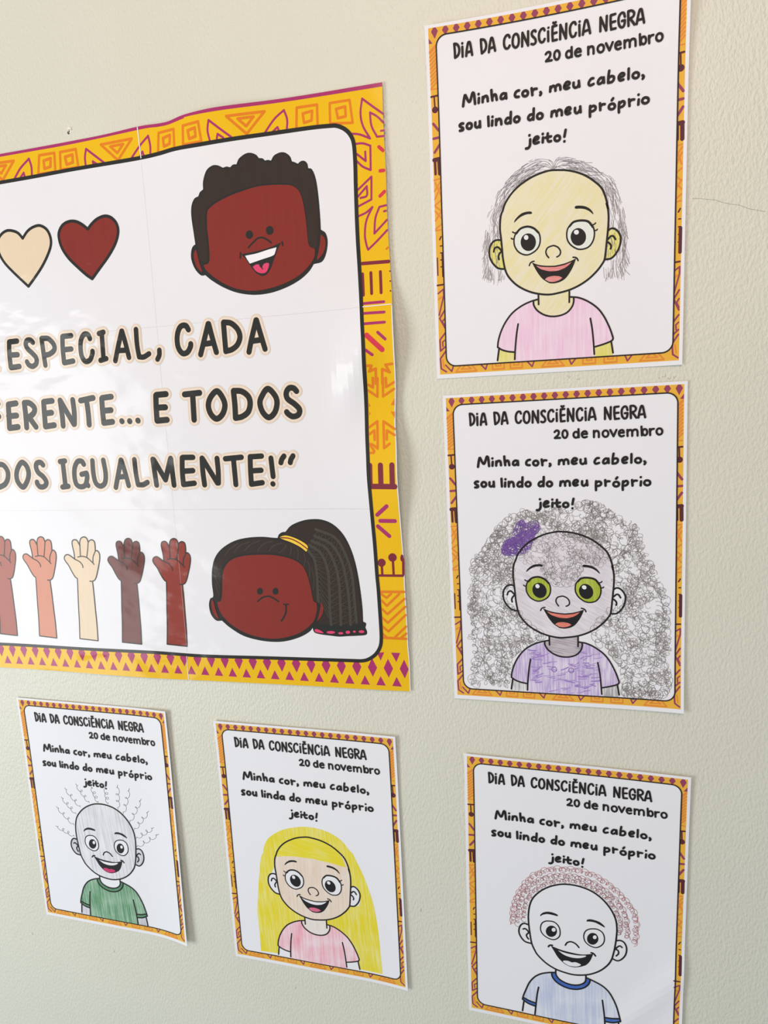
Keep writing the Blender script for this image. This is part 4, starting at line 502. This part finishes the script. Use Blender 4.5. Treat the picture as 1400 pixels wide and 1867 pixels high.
def side_pattern(b, dx):
    X = lambda *q: [(min(x + dx, 206.4), y) for x, y in q]
    P = lambda w, c, *q, cl=False: b.xy(X(*q), w * 1.35, 2, c, cl)
    for y in range(22, 50, 3): P(1.1, SO, (3.6, y), (9.8, y - 5.0) if dx == 0 else (9.4, y - 5))
    P(.8, SO, (3.2, 21), (9.8, 15.5)); P(.8, SO, (3.2, 50), (9.8, 50))
    P(1.2, SM_, (3.2, 55.8), (9.8, 55.4)); P(1.0, SM_, (5.8, 55.8), (6.2, 66)); P(4.0, SM_, (6.2, 66.5), (6.25, 66.5))
    P(1.6, SP, (4.2, 77.5), (8.8, 83.5)); P(1.6, SP, (4.0, 89.6), (9.8, 89.2)); P(1.6, SP, (4.6, 101), (9.2, 95.2))
    P(2.6, SM_, (4.0, 107.2), (9.6, 106.8)); P(1.6, SM_, (4.6, 107), (4.8, 119)); P(2.4, SM_, (8.2, 107), (8.6, 119))
    P(.9, SO, (3.2, 124), (9.8, 123)); P(1.0, SO, (3.4, 133), (9.4, 125)); P(1.0, SO, (3.4, 140), (9.4, 129)); P(1.0, SO, (3.4, 145), (9.4, 141)); P(1.0, SO, (4, 126), (9.4, 138)); P(1.0, SO, (3.4, 150), (9.4, 157)); P(1.0, SO, (3.6, 146), (9.4, 150.5)); P(1.0, SO, (3.4, 158), (9.4, 150)); P(1.0, SO, (3.4, 165), (9.4, 161)); P(.9, SO, (3.2, 166.5), (9.8, 166))
    P(.9, SM_, (8.0, 172), (6.6, 174.5))
    for y in (180, 186, 192, 198): P(.8, SM_, (7.0, y), (9.4, y))
    P(2.0, SM_, (9.2, 187), (9.2, 206)); P(1.1, SM_, (3.2, 213.8), (9.8, 213.4))
    P(.8, SM_, (4.0, 190), (4.0, 205))
    P(1.0, SP, (3.6, 221), (8.6, 217.5), (8.8, 223), (4.0, 240)); P(1.0, SO, (4, 226), (7, 224))
    P(1.1, SP, (9.2, 236), (4.4, 243), (9.2, 252)); P(1.0, SP, (9.4, 243), (6.6, 246), (9.4, 250))
    P(1.1, SP, (9.2, 256), (4.0, 262), (4.2, 272), (9.4, 268)); P(.9, SP, (9.4, 262), (6.4, 264), (6.6, 268))
    P(1.1, SP, (9.4, 272), (3.8, 279), (4.4, 288), (9.0, 291)); P(.8, SO, (6, 280), (7, 287))

def sheet_border(root, surf):
    b = MB(); b.rect(3.0, 2.6, 207.3, 293.2, 1, SY)
    for i in range(22):
        x = 8.3 + i * (203.4 - 8.3) / 21; b.tri([(x - 1.1, 2.7), (x + 1.1, 2.7), (x + 2.9, 5.7), (x, 11.5 if i in (0, 21) else 9.8), (x - 2.9, 5.7)], 2, SP)
    b.tri([(3.1, 10.5), (3.1, 14.8), (6.2, 14.8)], 2, SP); b.tri([(207.2, 10.5), (207.2, 14.8), (204, 14.8)], 2, SP)
    b.tri([(10.8, 14.6), (13.2, 10.6), (14.8, 14.6)], 2, SP); b.tri([(199.6, 14.6), (197.4, 10.6), (195.6, 14.6)], 2, SP)
    side_pattern(b, 0.0); side_pattern(b, 198.0)
    P = lambda w, c, *q, cl=True: b.xy(q, w * 1.2, 2, c, cl)
    for c in (27.5, 104.3, 186): P(1.1, SO, (c - 9.6, 291.8), (c, 280), (c + 9.6, 291.8)); P(1.1, SO, (c - 4.5, 289.5), (c, 285.6), (c + 4.5, 289.5))
    for c in (56.5, 72.5, 135, 152.6): P(1.1, SO, (c - 5.2, 283), (c + 5.2, 283), (c + 5.2, 291.4), (c - 5.2, 291.4)); P(1.0, SO, (c - 2.2, 284), (c + 2.2, 284), (c + 2.2, 288.6), (c - 2.2, 288.6))
    for c in (12.5, 43.6, 85, 121.6, 168.0): P(1.1, SP, (c - 4, 285), (c + (1.5 if c < 100 else -1.5), 291), (c + 4, 284), cl=False)
    b.build('printed_border', root, surf)
    q = []
    for cx, cy, a0 in ((193.6, 18.0, -90), (193.6, 277.4, 0), (18.2, 277.4, 90), (18.2, 18.0, 180)):
        for t in range(9):
            a = math.radians(a0 + t * 90 / 8); q.append((cx + 8.8 * math.cos(a), cy + 8.8 * math.sin(a)))
    b = MB(); b.tri(q, 3, PAPER); b.build('white_panel', root, surf)
    b = MB(); b.ribbon([p for i in range(len(q)) for p in ([q[i]] + ([(q[i][0] + (q[(i + 1) % len(q)][0] - q[i][0]) * t / 40, q[i][1] + (q[(i + 1) % len(q)][1] - q[i][1]) * t / 40) for t in range(1, 40)] if i % 9 == 8 else []))], 1.1, 10, INK, True)
    b.build('frame_line', root, surf, cut=False)

def sheet_text(root, surf, last):
    b = MB(); b.lines('heading', 12, INK); b.build('heading_line', root, surf, cut=False)
    b = MB(); b.lines('date', 12, INK); b.build('date_line', root, surf, cut=False)
    b = MB(); b.lines('caption', 12, INK); b.lines('word_' + last, 12, INK); b.build('caption_text', root, surf, cut=False)

def loops(b, pts, r, lay, mat, w, per, rnd, rows=1):
    """a looping pencil line along a path"""
    L = [0]
    for a, c in zip(pts, pts[1:]): L.append(L[-1] + math.hypot(c[0] - a[0], c[1] - a[1]))
    n = max(2, int(L[-1] / per)); q = []; j = 0; st = 11; ph = rnd.random() * 6
    for i in range(n * st):
        d = L[-1] * i / (n * st)
        while j < len(L) - 2 and L[j + 1] < d: j += 1
        t = (d - L[j]) / ((L[j + 1] - L[j]) or 1); a = 2 * math.pi * i / st + ph
        rr = r * (0.85 + 0.3 * math.sin(i * 0.37 + ph))
        q.append((pts[j][0] + (pts[j + 1][0] - pts[j][0]) * t + rr * math.cos(a), pts[j][1] + (pts[j + 1][1] - pts[j][1]) * t + rr * math.sin(a)))
    b.ribbon(q, w, lay, mat, rise=.002)

def flow_strokes(b, region, guide, n, length, lay, mats, w, rnd, wig=1.2, jit=0.25):
    xs = [p[0] for p in region]; ys = [p[1] for p in region]; k = 0
    while k < n:
        p = (rnd.uniform(min(xs), max(xs)), rnd.uniform(min(ys), max(ys)))
        if not inside(p, region): continue
        k += 1; q = [p]; L = length * rnd.uniform(.5, 1.3); ja = rnd.gauss(0, jit); cv = rnd.gauss(0, 0.03)
        for s_ in range(int(L / 1.5)):
            gi = min(range(len(guide)), key=lambda i: (guide[i][0] - q[-1][0]) ** 2 + (guide[i][1] - q[-1][1]) ** 2)
            a, c = guide[max(0, gi - 1)], guide[min(len(guide) - 1, gi + 1)]
            th = math.atan2(c[1] - a[1], c[0] - a[0]) + ja; ja += cv
            nx = (q[-1][0] + 1.5 * math.cos(th), q[-1][1] + 1.5 * math.sin(th))
            if not inside(nx, region) and rnd.random() < .6: break
            q.append(nx)
        if len(q) > 2: b.ribbon(q, w * rnd.uniform(.7, 1.2), lay, rnd.choice(mats))

def scribble(b, region, n, r, lay, mats, w, rnd):
    xs = [p[0] for p in region]; ys = [p[1] for p in region]; k = 0
    seen = []
    while k < n:
        c = [[rnd.uniform(min(xs), max(xs)), rnd.uniform(min(ys), max(ys))] for i in range(14)]; c = [q for q in c if inside(q, region)]
        if not c: continue
        p = max(c, key=lambda q: min([(q[0] - t[0]) ** 2 + (q[1] - t[1]) ** 2 for t in seen[-160:]] or [1])); seen.append(tuple(p))
        k += 1; th = rnd.uniform(0, 6.3); q = []; rr = r * rnd.uniform(.7, 1.35); a = rnd.uniform(0, 6); sg = rnd.choice((-1, 1)); ex = rnd.uniform(.55, .95); tilt = rnd.uniform(0, 3)
        for i in range(11 * rnd.randint(4, 8)):
            a += sg * 2 * math.pi / 11; th += rnd.gauss(0, .07)
            nx = (p[0] + math.cos(th) * 0.22 * r, p[1] + math.sin(th) * 0.22 * r)
            if inside(nx, region): p = list(nx)
            else: th += 1.0
            u, v = rr * math.cos(a), rr * ex * math.sin(a)
            q.append((p[0] + u * math.cos(tilt) - v * math.sin(tilt), p[1] + u * math.sin(tilt) + v * math.cos(tilt)))
        b.ribbon(q, w, lay, rnd.choice(mats), rise=.003)

def sheet(key, pos, rot, lift, label, art):
    x, y = pos
    root = bpy.data.objects.new('colouring_sheet', None); COL.objects.link(root)
    cr, sr = math.cos(rot), math.sin(rot)                                     # Empty at the middle of the sheet's bottom edge
    root.location = ((x + 105 * cr + 297 * sr) / 1000, 0, (y + 105 * sr - 297 * cr) / 1000 + EYE); root.rotation_euler = (0, -rot, 0)
    root['label'] = label; root['category'] = 'drawing'; root['group'] = 'coloured-in sheets on the wall'
    surf = lambda u, v, l: Vector(((u - 105) / 1000, -(0.6 + lift(u, v)) / 1000 - l * LAY, (297 - v) / 1000))
    b = MB(); b.rect(0, 0, 210, 297, 0, PAPER); b.build('paper', root, surf, solid=0.0002)
    sheet_border(root, surf)
    art(root, surf)
    return root

def portrait(root, surf, k, skin, ear, neck, arm, shirt, sclera, teeth, tongue, trim=None, skin_label=None):
    pre = k + '_'
    S = lambda b, n, par, **kw: b.build(n, par, surf, **kw)
    b = MB(); b.lines(pre + 'body', 10, INK); b.lines(pre + 'head', 10, INK); b.lines(pre + 'nose', 10, INK)
    h = S(b, 'child_portrait', root, cut=False)
    b = MB(); b.fill(pre + 'headfill', 6, skin); S(b, 'face', h)
    for i in (0, 1):
        b = MB(); b.fill(pre + 'earfill', 5, ear, i)
        half = D[pre + 'ear'][: len(D[pre + 'ear']) // 2] if i == 0 else D[pre + 'ear'][len(D[pre + 'ear']) // 2:]
        for w_, c, fl in half: b.line(fl, w_ * 1.28, 10, INK)
        S(b, 'ear', h)
        b = MB(); b.fill(pre + 'brow', 10, INK, i); S(b, 'eyebrow', h)
        b = MB(); b.fill(pre + 'eye', 8, sclera, i)
        b.line(D[pre + 'eye'][i][2], 1.25 if k == 'g' else 1.2, 10, INK, True)
        if k == 'g':
            w_, c, fl = D['g_lid'][i]; b.line(fl, w_, 10, INK)
            for w_, c, fl in D['g_lash'][2 * i:2 * i + 2]: b.line(fl, w_, 10, INK)
        b.fill(pre + 'pupil', 10, INK, i); b.fill(pre + 'glint', 11, PAPER, i)
        S(b, 'eye', h)
        b = MB(); b.fill(pre + 'arm', 5, arm, i); S(b, 'arm', h)
    b = MB(); b.fill(pre + 'mouth', 9, INK); b.fill(pre + 'teeth', 10, teeth); b.fill(pre + 'tongue', 10, tongue); b.lines(pre + 'dimple', 10, INK); S(b, 'mouth', h)
    b = MB(); b.fill(pre + 'neck', 5, neck); S(b, 'neck', h)
    b = MB(); b.fill(pre + 'shirt', 6, shirt)
    if trim: b.fill('b_trim', 7, trim)
    S(b, 'shirt', h)
    return h

def art_grey_hair(root, surf):
    sheet_text(root, surf, 'o')
    sk = pencil('pale_yellow_pencil', srgb(234, 223, 160), srgb(236, 231, 212), ang=-40, lo=.3, hi=.75, across=500, along=30)
    yl = pencil('yellow_green_pencil', srgb(226, 218, 110), srgb(236, 230, 170), lo=.35, hi=.6)
    pk = pencil('pink_pencil', srgb(240, 192, 222), srgb(242, 224, 236), lo=.3, hi=.75, across=420, along=26)
    lip = pencil('lip_pencil', srgb(226, 128, 124), srgb(238, 190, 186), ang=80, lo=.25, hi=.6)
    h = portrait(root, surf, 'g', sk, yl, sk, yl, pk, ink('eye_mint', srgb(230, 236, 226)), lip, lip)
    rnd = random.Random(3); g = [ink('graphite_%d' % i, srgb(*c)) for i, c in enumerate(((128, 122, 124), (152, 147, 149), (176, 172, 174)))]
    b = MB(); L = poly('a_hairL'); R_ = poly('a_hairR'); hd = poly('g_head')
    top = min(hd, key=lambda p: p[1])
    gl = [p for p in hd if p[0] < top[0] + 2 and p[1] < 240]; gl.sort(key=lambda p: (p[1] if p[1] > 160 else p[1])); gr = [p for p in hd if p[0] > top[0] - 2]
    gl = [(62 - 0.02 * (y - 165), y) if y > 165 else (x, y) for x, y in gl]; gr.sort(key=lambda p: p[1]); gr = [(150 + 0.02 * (y - 165), y) if y > 165 else (x, y) for x, y in gr]
    gl = [q for q in gl if q[1] < 165] + [(61.5 - .06 * t, 165 + t) for t in range(0, 60, 3)]
    gr = [q for q in gr if q[1] < 165] + [(150.5 + .06 * t, 165 + t) for t in range(0, 60, 3)]
    flow_strokes(b, L, gl, 200, 17, 7, g, .27, rnd, jit=.16); flow_strokes(b, R_, gr, 200, 17, 7, g, .27, rnd, jit=.16)
    for m in g: b.lines('a_part', 7, m)
    for k in (0, 1):
        e = poly('g_earfill', k); flow_strokes(b, e, [(0, 0), (0, 300)], 22, 9, 7, g, .28, rnd)
    b.build('hair', h, surf, cut=False, label='grey pencil hair strokes')

def art_curly_girl(root, surf):
    sheet_text(root, surf, 'o')
    sk = pencil('grey_lilac_pencil', srgb(204, 198, 206), srgb(234, 230, 236), ang=60, lo=.35, hi=.72, across=800, along=60)
    lv = pencil('lavender_pencil', srgb(186, 164, 214), srgb(228, 220, 236), lo=.35, hi=.62, across=600, along=40)
    ga = pencil('grey_pencil_arm', srgb(170, 168, 170), srgb(232, 232, 234), lo=.42, hi=.58)
    gn = pencil('green_eye_pencil', srgb(150, 172, 34), srgb(196, 206, 96), lo=.3, hi=.65)
    lip = pencil('coral_pencil', srgb(222, 112, 96), srgb(236, 170, 156), ang=80, lo=.25, hi=.6)
    nk = pencil('grey_neck_pencil', srgb(164, 156, 164), srgb(214, 208, 214), ang=80, lo=.35, hi=.65)
    h = portrait(root, surf, 'g', sk, PAPER, nk, ga, lv, gn, lip, lip)
    rnd = random.Random(11); g = [ink('graphite_soft_%d' % i, srgb(*c)) for i, c in enumerate(((112, 109, 106), (130, 127, 124), (150, 147, 144)))]
    b = MB(); scribble(b, poly('b_hairout'), 255, 2.9, 7, g, .28, rnd); scribble(b, poly('b_hairfore'), 46, 2.3, 7, g, .26, rnd)
    b.build('hair', h, surf, cut=False, label='grey pencil scribble of tight curls around the head')
    pv = [ink('violet_pencil_%d' % i, srgb(*c)) for i, c in enumerate(((118, 84, 160), (134, 98, 172), (104, 70, 146)))]
    b = MB(); scribble(b, poly('b_bow'), 36, 2.6, 8, pv, .42, rnd); b.lines('bow_lines', 8, pv[2]); b.build('hair_bow', h, surf, cut=False, label='purple pencil bow in the hair')
    b = MB(); sh = poly('g_shirt'); k = 0
    while k < 95:
        p = (rnd.uniform(75, 137), rnd.uniform(243, 285))
        if not inside(p, sh) or (abs(p[0] - 105) < 16 and p[1] < 252): continue
        k += 1; a = rnd.gauss(-0.12, .2); L = rnd.uniform(3, 8)
        b.ribbon([(p[0] - L * math.cos(a) / 2, p[1] - L * math.sin(a) / 2), (p[0], p[1] + .3), (p[0] + L * math.cos(a) / 2, p[1] + L * math.sin(a) / 2)], rnd.uniform(.5, 1.1), 8, rnd.choice([ink('shirt_violet_a', srgb(160, 128, 200)), ink('shirt_violet_b', srgb(176, 150, 210))]))
    for cx in (96.5, 112):
        b.ribbon([(cx + 2.4 * math.cos(t * .7), 262 + 2.4 * math.sin(t * .7)) for t in range(11)], .6, 8, pv[1])
    b.build('shirt_scribble', h, surf, cut=False, label='violet pencil dashes and two round buttons')

def art_curl_boy(root, surf):
    sheet_text(root, surf, 'o')
    sk = pencil('grey_hatch', srgb(184, 184, 189), srgb(236, 236, 240), ang=4, lo=.4, hi=.78, across=420, along=14, patch=.3)
    gn = pencil('green_pencil', srgb(82, 142, 96), srgb(190, 216, 196), ang=3, lo=.2, hi=.66, across=520, along=22, patch=.5)
    gt = pencil('green_trim', srgb(84, 134, 96), srgb(130, 170, 140), lo=.2, hi=.6)
    ga = pencil('grey_arm', srgb(178, 178, 186), srgb(230, 230, 235), lo=.35, hi=.7)
    h = portrait(root, surf, 'b', sk, ga, PAPER, ga, gn, PAPER, PAPER, pencil('magenta_tongue', srgb(206, 60, 110), srgb(220, 110, 150), lo=.2, hi=.5), gt)
    rnd = random.Random(7); g = ink('graphite_curl', srgb(112, 110, 112)); g2 = ink('graphite_curl_dark', srgb(84, 82, 86)); b = MB()
    for w_, c, fl in D['c_curl']:
        (x0, y0), (x1, y1) = split(fl)[0]; L = math.hypot(x1 - x0, y1 - y0); ux, uy = (x1 - x0) / L, (y1 - y0) / L; q = []; n = 3.5; sg = 1 if ux < 0 else -1
        for i in range(60):
            t = i / 59; a = 2 * math.pi * n * t; e = min(1, 5 * t, 6 * (1 - t)); r = 2.7 * e
            px = x0 + (x1 - x0) * t + ux * r * math.cos(a) - uy * sg * r * math.sin(a) * .9; py = y0 + (y1 - y0) * t + uy * r * math.cos(a) + ux * sg * r * math.sin(a) * .9
            q.append((px, py))
        b.ribbon(q, .42, 7, g); b.ribbon([q[-9], (x1, y1), (x1 + ux * 1.5, y1 + uy * 1.5)], .45, 7, g2 if ux > 0 else g)
    b.build('hair', h, surf, cut=False, label='springy single pencil curls standing out from the head')

def art_blonde(root, surf):
    sheet_text(root, surf, 'a')
    sk = pencil('peach_pencil', srgb(230, 208, 186), srgb(240, 228, 216), lo=.3, hi=.7, across=420, along=20)
    yl = pencil('yellow_pencil', srgb(232, 216, 50), srgb(240, 236, 170), ang=3, lo=.2, hi=.56, across=560, along=24, patch=.35)
    yf = pencil('yellow_fringe_pencil', srgb(232, 218, 50), srgb(238, 230, 140), ang=80, lo=.15, hi=.55, across=600, along=40)
    pk = pencil('rose_pencil', srgb(240, 160, 174), srgb(244, 222, 228), lo=.32, hi=.78, across=420, along=16, patch=.9)
    tg = pencil('rose_tongue', srgb(222, 110, 142), srgb(234, 160, 180), lo=.2, hi=.5)
    h = portrait(root, surf, 'g', sk, PAPER, pencil('peach_neck', srgb(232, 220, 208), srgb(240, 236, 234), lo=.35, hi=.7), PAPER, pk, PAPER, PAPER, tg)
    b = MB(); b.fill('d_hairL', 4, yl); b.fill('d_hairR', 4.4, yl); b.fill('d_hairT', 4.8, yl); b.fill('d_fringe', 7, yf)
    b.build('hair', h, surf, label='long straight yellow pencil hair with a fringe')

def art_red_curls(root, surf):
    sheet_text(root, surf, 'o')
    bl = pencil('pale_blue_pencil', srgb(192, 201, 228), srgb(228, 231, 239), ang=2, lo=.3, hi=.7, across=520, along=16, patch=.7)
    bt = pencil('blue_trim_pencil', srgb(64, 104, 184), srgb(120, 150, 204), ang=70, lo=.15, hi=.5)
    h = portrait(root, surf, 'b', PAPER, PAPER, PAPER, PAPER, bl, PAPER, PAPER, PAPER, bt)
    rnd = random.Random(9); rd = [ink('red_pencil_0', srgb(178, 104, 106)), ink('red_pencil_1', srgb(160, 84, 90)), ink('red_pencil_2', srgb(142, 86, 92))]; b = MB()
    for i, (w_, c, fl) in enumerate(D['e_rows']):
        p, cr = split(fl); q = smooth(p, cr, False, 1.0)[0]
        loops(b, q, 3.0 - .35 * i, 7, rd[i], .36, 4.2 - .3 * i, rnd); loops(b, [(x, y + 1.2) for x, y in q[3:-3]], 2.2, 7, rd[(i + 1) % 3], .3, 5.0, rnd)
    b.build('hair', h, surf, cut=False, label='rows of red pencil loops over the head')

def curl(right=0.0, top=0.0, bottom=0.0, left=0.0, wave=0.0):
    def z(u, v):
        s = right * max(0, (u - 150) / 60.0) ** 2 * (0.35 + 0.65 * v / 297) + left * max(0, (60 - u) / 60.0) ** 2
        s += top * max(0, (70 - v) / 70.0) ** 2 + bottom * max(0, (v - 240) / 57.0) ** 2
        return s + wave * (1 + math.sin(u / 26.0 + v / 70.0))
    return z

sheet('A', (-32.9, 380.0), -0.0008, lambda u, v: 4.2 * (abs(u - 100) / 105) ** 2 * math.exp(-(v / 45.0) ** 2) + 1.2 * max(0, (u - 170) / 40) ** 2 + .2,
      'coloured sheet of a grey-haired child in a pink shirt, top right of the wall', art_grey_hair)
sheet('B', (-28.5, 67.5), 0.0084, curl(right=1.8, bottom=1.5, wave=.15), 'coloured sheet of a green-eyed child with a huge grey scribbled afro and purple bow', art_curly_girl)
sheet('C', (-567.9, -269.3), -0.0007, curl(right=7.0, top=1.2, wave=.1), 'coloured sheet of a boy in a green shirt with springy single curls', art_curl_boy)
sheet('D', (-298.8, -276.4), 0.0036, curl(right=3.0, top=1.6, left=.5, wave=.1), 'coloured sheet of a girl with long yellow hair and pink shirt', art_blonde)
sheet('E', (-18.4, -287.4), -0.0105, lambda u, v: curl(right=2.4, top=1.3, wave=.3)(u, v) + 1.8 * math.exp(-((u + 0.76 * v - 366) / 15.0) ** 2), 'coloured sheet of a boy with red loopy curls and blue-trimmed shirt', art_red_curls)
